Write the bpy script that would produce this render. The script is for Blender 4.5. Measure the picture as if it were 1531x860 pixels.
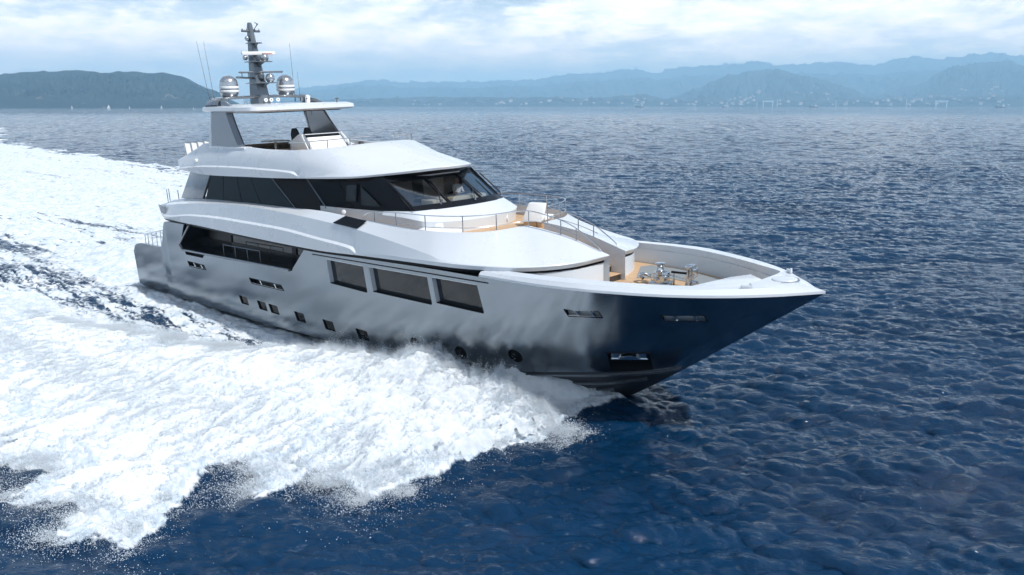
import bpy, bmesh, math, random
import numpy as np
from mathutils import Vector, Matrix
R = math.radians
scene = bpy.context.scene
for o in list(bpy.data.objects):
    bpy.data.objects.remove(o)
COL = scene.collection

# ------------------------------------------------------------------ camera
CAM = np.array([48.32, -24.13, 10.27])          # a second boat's fly deck / low helicopter, ahead of the beam
cam_d = bpy.data.cameras.new('camera')
cam_d.sensor_width = 36.0
cam_d.lens = 30.68
cam_d.clip_start = 0.3
cam_d.clip_end = 80000
cam = bpy.data.objects.new('camera', cam_d)
COL.objects.link(cam)
cam.location = CAM
cam.rotation_euler = (R(90 - 11.776), 0, R(133.465 - 90))
scene.camera = cam

# ------------------------------------------------------------------ light
SUN_AZ, SUN_EL = 3.0, 52.0                     # ship's port bow, high
world = bpy.data.worlds.new('World')
scene.world = world
world.use_nodes = True
wt = world.node_tree
for n in list(wt.nodes):
    wt.nodes.remove(n)


class NT:
    """small helper for building node trees"""
    def __init__(s, tree):
        s.t = tree
    def n(s, typ, ins=None, **kw):
        x = s.t.nodes.new(typ)
        for k, v in kw.items():
            setattr(x, k, v)
        for k, v in (ins or {}).items():
            if hasattr(v, 'is_linked') or isinstance(v, bpy.types.NodeSocket):
                s.t.links.new(v, x.inputs[k])
            else:
                x.inputs[k].default_value = v
        return x
    def math(s, op, a, b=None, c=None, clamp=False):
        ins = {0: a}
        if b is not None: ins[1] = b
        if c is not None: ins[2] = c
        x = s.n('ShaderNodeMath', ins, operation=op)
        x.use_clamp = clamp
        return x.outputs[0]
    def vmul(s, v, xyz):
        return s.n('ShaderNodeVectorMath', {0: v, 1: xyz}, operation='MULTIPLY').outputs[0]
    def noise(s, vec, scale, detail=4, rough=0.55, dist=0.0):
        x = s.n('ShaderNodeTexNoise', {'Vector': vec, 'Scale': scale, 'Detail': detail, 'Roughness': rough, 'Distortion': dist})
        return x.outputs['Fac']
    def ramp(s, f, lo, hi):
        return s.n('ShaderNodeMapRange', {'Value': f, 'From Min': lo, 'From Max': hi}, interpolation_type='SMOOTHSTEP').outputs[0]
    def mix(s, f, a, b):
        x = s.n('ShaderNodeMix', data_type='RGBA')
        for k, v in ((0, f), (6, a), (7, b)):
            if isinstance(v, bpy.types.NodeSocket): s.t.links.new(v, x.inputs[k])
            else: x.inputs[k].default_value = v
        return x.outputs[2]
    def link(s, a, b):
        s.t.links.new(a, b)


w = NT(wt)
sky = w.n('ShaderNodeTexSky', sky_type='NISHITA', sun_disc=False)
sky.sun_elevation = R(SUN_EL)
sky.sun_rotation = R(90 - SUN_AZ)
sky.air_density = 1.0
sky.dust_density = 1.2
sky.ozone_density = 1.0
tc = w.n('ShaderNodeTexCoord')
dirv = tc.outputs['Generated']
# a broken layer of pale cloud: long flat banks near the horizon, more open overhead
sep = w.n('ShaderNodeSeparateXYZ', {0: dirv})
zz = w.math('MAXIMUM', sep.outputs['Z'], 0.0)
den = w.math('ADD', zz, 0.10)
px = w.math('DIVIDE', sep.outputs['X'], den)
py = w.math('DIVIDE', sep.outputs['Y'], den)
flat = w.n('ShaderNodeCombineXYZ', {0: px, 1: py, 2: 0.0}).outputs[0]
c1 = w.noise(flat, 0.55, 7, 0.6, 0.3)
low = w.vmul(dirv, (1.0, 1.0, 3.4))
c2 = w.noise(low, 7.0, 8, 0.58, 0.4)
c3 = w.noise(low, 22.0, 6, 0.6, 0.2)
cl = w.math('ADD', w.math('MULTIPLY', c1, 0.45), w.math('ADD', w.math('MULTIPLY', c2, 0.75), w.math('MULTIPLY', c3, 0.18)))
near_h = w.ramp(zz, 0.40, 0.05)
thr = w.math('SUBTRACT', cl, w.math('MULTIPLY', w.math('SUBTRACT', 1.0, near_h), 0.16))
mask = w.math('MULTIPLY', w.ramp(thr, 0.53, 0.70), 0.95)
lit = w.ramp(w.math('ADD', w.math('MULTIPLY', c3, 0.6), w.math('MULTIPLY', c2, 0.5)), 0.42, 0.72)
cloud = w.mix(lit, (13.5, 14.2, 14.9, 1), (21.5, 20.5, 19.5, 1))
# thin veil that whitens everything low down
veil = w.math('MULTIPLY', w.ramp(zz, 0.20, 0.0), 0.95)
base = w.mix(veil, sky.outputs[0], (11.2, 12.6, 14.2, 1))
tot = w.mix(mask, base, cloud)
lowsky = w.ramp(zz, 0.16, 0.03)
tot = w.n('ShaderNodeVectorMath', {0: tot, 1: w.mix(lowsky, (1, 1, 1, 1), (2.35, 1.85, 1.45, 1))}, operation='MULTIPLY').outputs[0]
bg = w.n('ShaderNodeBackground', {'Color': tot, 'Strength': 0.085})
wo = w.n('ShaderNodeOutputWorld')
w.link(bg.outputs[0], wo.inputs[0])

sun_d = bpy.data.lights.new('sun', 'SUN')
sun_d.energy = 4.2
sun_d.angle = R(1.5)
sun_d.specular_factor = 0.03
sun_d.color = (1.0, 0.985, 0.965)
sun = bpy.data.objects.new('sun', sun_d)
COL.objects.link(sun)
sdir = Vector((math.cos(R(SUN_AZ)) * math.cos(R(SUN_EL)), math.sin(R(SUN_AZ)) * math.cos(R(SUN_EL)), math.sin(R(SUN_EL))))
sun.rotation_euler = sdir.to_track_quat('Z', 'Y').to_euler()
sun.location = (0, 0, 60)

vs = scene.view_settings
scene.display_settings.display_device = 'sRGB'
vs.view_transform = 'Standard'
vs.look = 'None'
vs.exposure = 0.25
vs.gamma = 1.0
vs.use_curve_mapping = False
cy = scene.cycles
cy.max_bounces = 8
cy.diffuse_bounces = 5
cy.transparent_max_bounces = 12
cy.volume_bounces = 3
cy.caustics_reflective = False
cy.caustics_refractive = False
cy.sample_clamp_indirect = 6
cy.use_denoising = True

# ------------------------------------------------------------------ helpers
def tag(o, label=None, cat=None, group=None, kind=None):
    if label: o['label'] = label
    if cat: o['category'] = cat
    if group: o['group'] = group
    if kind: o['kind'] = kind
    return o


def empty(name, loc=(0, 0, 0), rot=(0, 0, 0), parent=None):
    o = bpy.data.objects.new(name, None)
    COL.objects.link(o)
    o.location = loc
    o.rotation_euler = rot
    o.parent = parent
    return o


def mesh_np(name, V, F, mat=None, parent=None, smooth=True):
    """mesh from numpy arrays: V (n,3), F (m,k) with k = 3 or 4"""
    me = bpy.data.meshes.new(name)
    V = np.ascontiguousarray(V, np.float32)
    F = np.ascontiguousarray(F, np.int32)
    k = F.shape[1]
    me.vertices.add(len(V)); me.vertices.foreach_set('co', V.ravel())
    me.loops.add(F.size); me.loops.foreach_set('vertex_index', F.ravel())
    me.polygons.add(len(F))
    me.polygons.foreach_set('loop_start', np.arange(0, F.size, k, dtype=np.int32))
    me.update(calc_edges=True)
    if smooth:
        me.polygons.foreach_set('use_smooth', np.ones(len(F), bool))
    if mat: me.materials.append(mat)
    o = bpy.data.objects.new(name, me)
    COL.objects.link(o)
    o.parent = parent
    return o


def fattr(o, name, arr):
    a = o.data.attributes.new(name, 'FLOAT', 'POINT')
    a.data.foreach_set('value', np.ascontiguousarray(arr, np.float32))


def new_mat(name):
    m = bpy.data.materials.new(name)
    m.use_nodes = True
    for n in list(m.node_tree.nodes):
        m.node_tree.nodes.remove(n)
    t = NT(m.node_tree)
    out = t.n('ShaderNodeOutputMaterial')
    return m, t, out


def principled(name, col, rough=0.5, metal=0.0, coat=0.0, vary=0.06, scale=3.0, bump=0.0, bscale=40.0, spec=0.5):
    """plain painted or metal surface with a little uneven colour and gloss"""
    m, t, out = new_mat(name)
    tcn = t.n('ShaderNodeTexCoord').outputs['Object']
    f = t.noise(tcn, scale, 5, 0.6)
    a = tuple(max(0, c * (1 - vary)) for c in col) + (1,)
    b = tuple(min(1, c * (1 + vary)) for c in col) + (1,)
    c = t.mix(f, a, b)
    r = t.math('ADD', rough - 0.04 if rough > 0.06 else rough, t.math('MULTIPLY', f, 0.08 if rough > 0.06 else 0.02))
    p = t.n('ShaderNodeBsdfPrincipled', {'Base Color': c, 'Roughness': r, 'Metallic': metal, 'Coat Weight': coat, 'Specular IOR Level': spec})
    p.inputs['Coat Roughness'].default_value = 0.04
    if bump:
        bn = t.n('ShaderNodeBump', {'Strength': bump, 'Distance': 0.01, 'Height': t.noise(tcn, bscale, 3, 0.5)})
        t.link(bn.outputs[0], p.inputs['Normal'])
    t.link(p.outputs[0], out.inputs[0])
    return m


def tile_noise(n, beta, seed, kmin=1, kmax=None):
    rng = np.random.default_rng(seed)
    g = np.fft.fft2(rng.standard_normal((n, n)))
    k = np.hypot(*np.meshgrid(np.fft.fftfreq(n) * n, np.fft.fftfreq(n) * n))
    a = np.where(k >= kmin, np.maximum(k, 1e-6) ** (-beta), 0)
    if kmax: a = a * np.exp(-(k / kmax) ** 4)
    f = np.real(np.fft.ifft2(g * a))
    return (f / f.std()).astype(np.float32)


def sample(tile, u, v):
    """bilinear lookup of a repeating tile; u, v in tile lengths"""
    n = tile.shape[0]
    x = (u % 1.0) * n; y = (v % 1.0) * n
    i = np.floor(x).astype(int) % n; j = np.floor(y).astype(int) % n
    fx = x - np.floor(x); fy = y - np.floor(y)
    i1 = (i + 1) % n; j1 = (j + 1) % n
    return (tile[j, i] * (1 - fx) + tile[j, i1] * fx) * (1 - fy) + (tile[j1, i] * (1 - fx) + tile[j1, i1] * fx) * fy


def sstep(x, a, b):
    t = np.clip((x - a) / (b - a), 0, 1)
    return t * t * (3 - 2 * t)
# ------------------------------------------------------------------ sea
def ocean_tile(n, L, wind, seed, lmin, lmax, rms, spread=2.0, chop=0.8):
    """random directional wave field on a periodic tile: heights and sideways shifts"""
    rng = np.random.default_rng(seed)
    kx, ky = np.meshgrid(np.fft.fftfreq(n) * n * 2 * np.pi / L, np.fft.fftfreq(n) * n * 2 * np.pi / L)
    k = np.hypot(kx, ky); k[0, 0] = 1
    c = (kx * math.cos(wind) + ky * math.sin(wind)) / k
    a = k ** -1.75 * np.abs(c) ** spread
    lam = 2 * np.pi / k
    a = a * (1 / (1 + np.exp(-(lam - lmin) / (0.15 * lmin)))) * (1 / (1 + np.exp((lam - lmax) / (0.2 * lmax))))
    a[0, 0] = 0
    H = np.fft.fft2(rng.standard_normal((n, n))) * a
    h = np.real(np.fft.ifft2(H)); s = rms / h.std()
    dx = np.real(np.fft.ifft2(-1j * kx / k * H)) * s * chop
    dy = np.real(np.fft.ifft2(-1j * ky / k * H)) * s * chop
    return (h * s).astype(np.float32), dx.astype(np.float32), dy.astype(np.float32)


NB1 = tile_noise(512, 1.5, 11)
NB2 = tile_noise(512, 1.15, 12)
NB3 = tile_noise(256, 1.8, 13)


def poly_dist(x, y, poly):
    """signed distance to a closed polygon, positive inside"""
    P = np.array(poly, float)
    d = np.full(x.shape, 1e9); ins = np.zeros(x.shape, bool)
    for (x0, y0), (x1, y1) in zip(P, np.roll(P, -1, 0)):
        ex, ey = x1 - x0, y1 - y0
        t = np.clip(((x - x0) * ex + (y - y0) * ey) / (ex * ex + ey * ey), 0, 1)
        d = np.minimum(d, np.hypot(x - x0 - t * ex, y - y0 - t * ey))
        cr = ((y0 > y) != (y1 > y)) & (x < (x1 - x0) * (y - y0) / (y1 - y0 + 1e-12) + x0)
        ins ^= cr
    return np.where(ins, d, -d)


# footprint of the thrown spray on the starboard side (metres, ship heading +X)
SPRAY = [(31.3, -0.6), (30.9, -2.6), (31.0, -4.8), (30.8, -7.4), (30.8, -9.6), (30.58, -11.46), (29.6, -11.4), (28.1, -11.0), (28.1, -11.6), (28.7, -12.9), (29.1, -13.6), (28.1, -12.85), (27.3, -12.2),
         (26.2, -12.5), (26.45, -13.3), (27.4, -14.1), (27.9, -14.75), (28.5, -15.4), (29.15, -16.05), (29.05, -16.85), (28.1, -17.05), (27.8, -17.5), (27.25, -17.85), (26.4, -17.3), (24.7, -16.65), (23.7, -16.1), (22.7, -16.2), (21.0, -17.1), (17, -19), (10, -21), (0, -24), (0, -9.6), (6, -8.4), (12, -6.9), (16.5, -5.0), (18.7, -3.2), (20, -1.2), (29, -0.3)]
# white water: the whole wake, opening astern
FOAM = [(31.2, -0.5), (30.9, -4.8), (30.4, -11.2), (28.1, -11.2), (28.7, -13.1), (26.3, -12.7), (26.5, -13.5), (28.4, -15.5), (28.9, -16.6), (27.2, -17.5), (23.8, -16.0), (20.6, -17.0),
        (10, -22), (-40, -38), (-160, -80), (-420, -170), (-420, 118), (-240, 61.5), (-158, 54.5), (-125, 47), (-96, 46.5), (-60, 36), (-30, 26), (-5, 15), (16, 6), (29, 2), (31, 0.3)]


def spray_edge(x, y):
    """signed distance from the ragged edge of the thrown spray, positive inside"""
    d = poly_dist(x, y, SPRAY)
    # the edge breaks into fingers drawn outwards from the hull
    e1 = sample(NB1, x / 9.0, y / 26.0 + 0.13)
    e2 = sample(NB1, x / 3.3 + 0.4, y / 11.0)
    grow = sstep(np.hypot(x - 31.2, y + 0.3), 0.8, 6)
    return d + (0.42 * e1 + 0.20 * e2) * grow


def foam_field(x, y):
    """0..1 how much of the water is white"""
    lx = sample(NB1, x / 26.0 + 0.3, y / 15.0)
    ly = sample(NB2, x / 9.0, y / 7.0 + 0.4)
    d = poly_dist(x, y, FOAM)
    far = np.clip(np.hypot(x - 20, y) / 90.0, 0.35, 3.0)
    d = d + (lx * 0.75 + ly * 0.28) * far * sstep(np.hypot(x - 31, y), 2, 9)
    f = sstep(d, -0.25 * far, 1.5 * far)
    # streaks drawn out along the track, seen as blue-grey lines between the two wake arms
    s1 = sample(NB1, x / 70.0, y / 9.0 + 0.7)
    s2 = sample(NB2, x / 24.0 + 0.2, y / 4.0)
    arm = sstep(y + 0.0, 2, 10) * sstep(-x, 0, 40) + sstep(-y, 9, 16) * sstep(-x, -8, 12) * 0.6
    streak = sstep(0.6 * s1 + 0.5 * s2, 0.2, 1.5) * sstep(-x, -2, 30) * (1 - 0.55 * sstep(d, 2, 14) * arm)
    f = f * (1 - 0.75 * streak * (1 - sstep(-x, 150, 300)))
    # the smooth trough that runs aft between hull and thrown spray
    yc = -4.7 - 0.10 * np.clip(16.8 - x, 0, 60)
    wdt = 0.75 + 0.085 * np.clip(16.8 - x, 0, 45)
    tr = np.exp(-((y - yc) / wdt) ** 2) * sstep(x, 18.5, 14.5) * sstep(x, -62, -22)
    tr = tr * (0.40 + 0.30 * sample(NB2, x / 19.0, (y + .085 * x) / 2.6) + 0.2 * sample(NB1, x / 40.0, (y + .085 * x) / 6.0))
    f = f * (1 - np.clip(tr, 0, 0.92))
    return np.clip(f, 0, 1)


def make_sea():
    a0 = math.radians(133.465)
    dense = np.linspace(-math.radians(44), math.radians(44), 760)
    sparse = np.linspace(math.radians(44), 2 * math.pi - math.radians(44), 90)[1:-1]
    ang = np.concatenate([dense, sparse]) + a0
    r = np.concatenate([[2, 5, 9, 12], np.geomspace(14, 260, 980)[:-1], np.geomspace(260, 2500, 700)[:-1], np.geomspace(2500, 23000, 60)])
    RR, AA = np.meshgrid(r, ang, indexing='ij')
    x = CAM[0] + RR * np.cos(AA); y = CAM[1] + RR * np.sin(AA)
    nr, na = RR.shape
    f = foam_field(x, y)
    near = (x > -3) & (x < 34) & (y < 0) & (y > -26)
    sd = spray_edge(x[near], y[near])
    f[near] = np.maximum(f[near], 0.9 * sstep(sd, -0.45, 0.15))
    A = ocean_tile(512, 83.0, 2.15, 1, 1.8, 8, 0.050, 1.6, 1.1)
    B = ocean_tile(512, 29.0, 2.55, 2, 0.24, 2.2, 0.042, 1.0, 1.3)
    ca, sa = math.cos(0.5), math.sin(0.5)
    z = np.zeros_like(x); dx = np.zeros_like(x); dy = np.zeros_like(x)
    patch = 0.8 + 0.45 * sample(NB3, x / 160.0, y / 120.0)
    fa = (1 - sstep(RR, 700, 2400)) * (1 + 0.8 * sstep(RR, 60, 300)) * (1 - 0.6 * f); fb = (1 - sstep(RR, 130, 420)) * (1 - 0.7 * f) * np.clip(patch, 0.3, 1.4)
    for T, L, fade, rot in ((A, 83.0, fa, False), (B, 29.0, fb, True)):
        u, v = (x * ca - y * sa, x * sa + y * ca) if rot else (x, y)
        z += sample(T[0], u / L, v / L) * fade
        sx = sample(T[1], u / L, v / L) * fade; sy = sample(T[2], u / L, v / L) * fade
        if rot: sx, sy = sx * ca + sy * sa, -sx * sa + sy * ca
        dx += sx; dy += sy
    # churned white water
    tb = sample(NB2, x / 16.0, y / 6.0) * 0.045 + sample(NB1, x / 40.0, y / 14.0) * 0.12 + sample(NB2, x / 4.9, y / 2.1) * 0.02
    z += f * tb * (1 - sstep(RR, 120, 420)) + 0.12 * f * (1 - sstep(RR, 60, 200))
    # bow wave heap just outside the hull and the mound behind the transom
    z += 0.35 * np.exp(-((x - 30) / 3.0) ** 2 - ((y + 1.0) / 2.4) ** 2) * (x < 33)
    z += 0.55 * np.exp(-((x + 9) / 7.0) ** 2 - (y / 3.5) ** 2) - 0.25 * np.exp(-((x + 0.5) / 2.5) ** 2 - (y / 3.0) ** 2)
    z += 0.22 * np.exp(-((y + 3.6 + 0.03 * np.clip(14 - x, 0, 60)) / 0.7) ** 2) * sstep(x, 17, 12) * sstep(x, -40, -8)
    V = np.stack([x + dx, y + dy, z], -1).reshape(-1, 3)
    i, j = np.meshgrid(np.arange(nr - 1), np.arange(na), indexing='ij')
    j1 = (j + 1) % na
    F = np.stack([i * na + j, (i + 1) * na + j, (i + 1) * na + j1, i * na + j1], -1).reshape(-1, 4)
    m = sea_mat()
    o = mesh_np('sea', V, F, m)
    fattr(o, 'foam', f.ravel())
    tag(o, kind='structure')
    return o


def sea_mat():
    m, t, out = new_mat('sea water')
    geo = t.n('ShaderNodeNewGeometry').outputs['Position']
    fo = t.n('ShaderNodeAttribute', attribute_name='foam').outputs['Fac']
    # ripples finer than the mesh
    rot = t.n('ShaderNodeVectorRotate', {'Vector': geo, 'Angle': -2.15}, rotation_type='Z_AXIS').outputs[0]
    p1 = t.vmul(rot, (1.25, 0.55, 1.0))
    n1 = t.noise(p1, 2.6, 6, 0.62, 0.6)
    n2 = t.noise(p1, 0.45, 4, 0.55, 0.4)
    n3 = t.noise(p1, 0.06, 3, 0.5, 0.3)
    n0 = t.noise(p1, 8.5, 5, 0.6, 0.8)
    hgt = t.math('ADD', t.math('MULTIPLY', n0, 0.024), t.math('ADD', t.math('MULTIPLY', n1, 0.085), t.math('MULTIPLY', n2, 0.36)))
    far = t.ramp(t.n('ShaderNodeVectorMath', {0: geo, 1: (CAM[0], CAM[1], 0)}, operation='DISTANCE').outputs['Value'], 120.0, 700.0)
    n4 = t.noise(p1, 0.16, 5, 0.6, 0.3)
    hgt = t.math('ADD', hgt, t.math('MULTIPLY', t.math('MULTIPLY', n4, 1.1), far))
    b = t.n('ShaderNodeBump', {'Strength': 1.0, 'Distance': 1.0, 'Height': hgt})
    deep = t.mix(t.ramp(n3, 0.3, 0.7), (0.0006, 0.0170, 0.048, 1), (0.0010, 0.0270, 0.074, 1))
    wat = t.n('ShaderNodeBsdfPrincipled', {'Base Color': deep, 'Roughness': 0.04, 'IOR': 1.333, 'Normal': b.outputs[0]})
    # white water, lacy where it is thin
    l1 = t.noise(geo, 1.4, 8, 0.68, 1.2)
    l2 = t.noise(t.vmul(geo, (0.10, 1.0, 1.0)), 1.3, 6, 0.6, 0.5)
    lace = t.math('ADD', t.math('MULTIPLY', l1, 0.48), t.math('MULTIPLY', l2, 0.52))
    lo = t.math('SUBTRACT', 0.80, t.math('MULTIPLY', fo, 0.80))
    fm = t.n('ShaderNodeMapRange', {'Value': lace, 'From Min': lo, 'From Max': t.math('ADD', lo, 0.36)}, interpolation_type='SMOOTHSTEP').outputs[0]
    fm = t.math('MULTIPLY', fm, t.ramp(fo, 0.02, 0.18))
    fb = t.n('ShaderNodeBump', {'Strength': 0.4, 'Distance': 0.12, 'Height': t.noise(t.vmul(geo, (0.45, 1, 1)), 3.0, 8, 0.65, 0.4)})
    fcol = t.mix(t.ramp(l1, 0.35, 0.6), (0.46, 0.55, 0.63, 1), (0.69, 0.72, 0.745, 1))
    foam = t.n('ShaderNodeBsdfPrincipled', {'Base Color': fcol, 'Roughness': 0.9, 'Specular IOR Level': 0.1, 'Normal': fb.outputs[0]})
    mx = t.n('ShaderNodeMixShader', {0: fm, 1: wat.outputs[0], 2: foam.outputs[0]})
    t.link(mx.outputs[0], out.inputs[0])
    return m


make_sea()
# ------------------------------------------------------------------ far coast
def at_az(a, d):
    return CAM[0] + d * math.cos(R(a)), CAM[1] + d * math.sin(R(a))


def hill_mat(name, c0, c1, rock=0.0):
    m, t, out = new_mat(name)
    geo = t.n('ShaderNodeNewGeometry').outputs['Position']
    f = t.noise(geo, 0.0035, 8, 0.6)
    c = t.mix(t.ramp(f, 0.35, 0.65), c0 + (1,), c1 + (1,))
    if rock:
        z = t.n('ShaderNodeSeparateXYZ', {0: geo}).outputs['Z']
        rk = t.math('MULTIPLY', t.ramp(t.noise(t.vmul(geo, (1, 1, 0.5)), 0.0065, 6, 0.7, 0.4), 0.58, 0.66), t.ramp(z, 110, 15))
        c = t.mix(t.math('MULTIPLY', rk, rock), c, (0.34, 0.31, 0.28, 1))
    p = t.n('ShaderNodeBsdfPrincipled', {'Base Color': c, 'Roughness': 1.0, 'Specular IOR Level': 0.0})
    t.link(p.outputs[0], out.inputs[0])
    return m


def ridge(name, prof, dist, depth, mat, rough, seed, na=420, nd=26):
    """a range of hills: crest heights by bearing, a spurred slope down to the shore and a back slope"""
    az = np.array([p[0] for p in prof]); el = np.array([p[1] for p in prof])
    o = np.argsort(az); az, el = az[o], el[o]
    a = np.linspace(az[0], az[-1], na)
    # smooth interpolation of the crest
    h = np.interp(a, az, el)
    k = np.hanning(9); k /= k.sum()
    h = np.convolve(np.pad(h, 4, mode='edge'), k, 'valid')
    crest = np.tan(np.radians(h)) * dist + 10.0
    T1 = tile_noise(256, 1.25, seed); T2 = tile_noise(256, 1.0, seed + 1)
    s = np.concatenate([np.linspace(0, 1, nd), np.linspace(1, 1.8, 8)[1:]])      # 0 shore, 1 crest, beyond = far side
    S, A = np.meshgrid(s, a, indexing='ij')
    L = np.radians(A) * dist
    wob = sample(T1, L / (depth * 2.2), S * 0.35 + 0.1)
    D = dist - depth * (1 - S) + wob * depth * 0.09 * np.sin(np.clip(S, 0, 1) * math.pi)
    prof_s = np.where(S <= 1, np.clip(S, 0, 1) ** 0.85, 1 - (S - 1) * 1.2)
    spur = 1 + 0.20 * sample(T1, L / (depth * 0.9), S * 0.25) * np.sin(np.clip(S, 0, 1) * math.pi)
    Z = crest[None, :] * prof_s * spur + sample(T2, L / 5200.0, D / 5200.0) * rough * 0.8 * np.clip(S * 3, 0, 1)
    Z[0] = -3
    V = np.stack([CAM[0] + D * np.cos(np.radians(A)), CAM[1] + D * np.sin(np.radians(A)), Z], -1).reshape(-1, 3)
    ns = len(s)
    i, j = np.meshgrid(np.arange(ns - 1), np.arange(na - 1), indexing='ij')
    F = np.stack([i * na + j, i * na + j + 1, (i + 1) * na + j + 1, (i + 1) * na + j], -1).reshape(-1, 4)
    return tag(mesh_np(name, V, F, mat), kind='structure')


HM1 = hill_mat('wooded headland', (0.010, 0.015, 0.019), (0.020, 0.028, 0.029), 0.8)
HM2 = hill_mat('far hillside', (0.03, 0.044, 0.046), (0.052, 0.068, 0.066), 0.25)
LEFT = [(176, 1.5), (170, 1.75), (166, 1.7), (163.15, 1.814), (161.17, 1.921), (159.98, 2.016), (158.78, 1.924), (157.2, 1.911), (155.58, 1.838), (154.47, 1.871), (153.56, 1.571), (152.64, 1.147), (151.7, 0.797), (150.95, 0.321), (150.3, 0.0)]
BACK = [(150.2, 0.35), (147.56, 0.75), (146.73, 1.061), (144.68, 1.355), (142.18, 1.571), (139.66, 1.456), (136.26, 1.484), (133.44, 1.589), (131.99, 1.601), (129.65, 2.0), (127.33, 2.158), (125.94, 2.233), (124.51, 2.021), (122.75, 2.351), (120.99, 2.441), (118.16, 2.65), (116.81, 2.396), (113.52, 2.564), (111.58, 2.397), (109.56, 2.775), (107.52, 2.619), (105.46, 2.934), (103.87, 2.64), (99, 2.4), (92, 2.0)]
FRONT = [(125.6, 0.1), (123.3, 0.496), (121.35, 1.269), (120.03, 1.849), (118.33, 2.135), (116.99, 2.121), (114.74, 1.584), (113.42, 1.141), (111.76, 0.468), (110.2, 0.05)]
RIGHT = [(113.4, 0.1), (111.08, 0.66), (109.06, 1.182), (107.64, 2.065), (105.91, 2.4), (104.62, 2.389), (103.83, 2.245), (100, 2.3), (95, 1.6)]
FOOT = [(148, 0.3), (140, 0.55), (133, 0.5), (127.3, 0.55), (125.3, 0.75), (123.5, 0.45), (118, 0.35), (112, 0.4), (108, 0.5), (103, 0.6), (96, 0.5)]
ridge('headland_hill', LEFT, 4800, 800, HM1, 7, 31)
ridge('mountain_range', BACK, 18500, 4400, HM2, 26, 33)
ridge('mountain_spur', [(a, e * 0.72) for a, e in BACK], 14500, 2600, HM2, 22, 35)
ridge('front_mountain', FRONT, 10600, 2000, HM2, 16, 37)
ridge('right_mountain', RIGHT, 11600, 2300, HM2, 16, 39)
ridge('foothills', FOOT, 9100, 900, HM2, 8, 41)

# the air: pale even haze between the camera and the coast
def make_haze():
    m, t, out = new_mat('sea haze')
    v = t.n('ShaderNodeVolumePrincipled', {'Color': (0.48, 0.78, 1.0, 1), 'Density': HAZE, 'Anisotropy': 0.0})
    t.link(v.outputs[0], out.inputs['Volume'])
    x0, x1, y0, y1, z0, z1 = -23500, 23500, -23500, 23500, -6, 1080
    V = [(x, y, z) for x in (x0, x1) for y in (y0, y1) for z in (z0, z1)]
    F = [(0, 1, 3, 2), (4, 6, 7, 5), (0, 4, 5, 1), (2, 3, 7, 6), (0, 2, 6, 4), (1, 5, 7, 3)]
    return tag(mesh_np('haze', np.array(V), np.array(F), m, smooth=False), kind='stuff')


HAZE = 1.3e-4
make_haze()
# ------------------------------------------------------------------ yacht: tools
TRIM, HEEL = 3.68869222e-03, 3.54000902e-02
RY = Matrix.Rotation(-TRIM, 4, 'Y') @ Matrix.Rotation(HEEL, 4, 'X')
ROOT_LOC = Vector((14 - 14 * math.cos(TRIM), 0, 0.35 - 14 * math.sin(TRIM)))


def ship2world(p):
    return ROOT_LOC + RY.to_3x3() @ Vector(p)


def pchip(xk, yk, x):
    xk=np.asarray(xk,float); yk=np.asarray(yk,float); x=np.asarray(x,float)
    h=np.diff(xk); d=np.diff(yk)/h
    m=np.zeros_like(yk)
    for i in range(1,len(xk)-1):
        if d[i-1]*d[i]>0:
            w1=2*h[i]+h[i-1]; w2=h[i]+2*h[i-1]
            m[i]=(w1+w2)/(w1/d[i-1]+w2/d[i])
    m[0]=d[0]; m[-1]=d[-1]
    i=np.clip(np.searchsorted(xk,x)-1,0,len(h)-1)
    t=(x-xk[i])/h[i]
    return (yk[i]*(2*t**3-3*t**2+1)+h[i]*m[i]*(t**3-2*t**2+t)+yk[i+1]*(-2*t**3+3*t**2)+h[i]*m[i+1]*(t**3-t**2))


def curve(P, u):
    P = np.asarray(P, float); k = np.arange(len(P), dtype=float)
    return np.stack([pchip(k, P[:, i], u) for i in range(P.shape[1])], -1)


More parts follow.
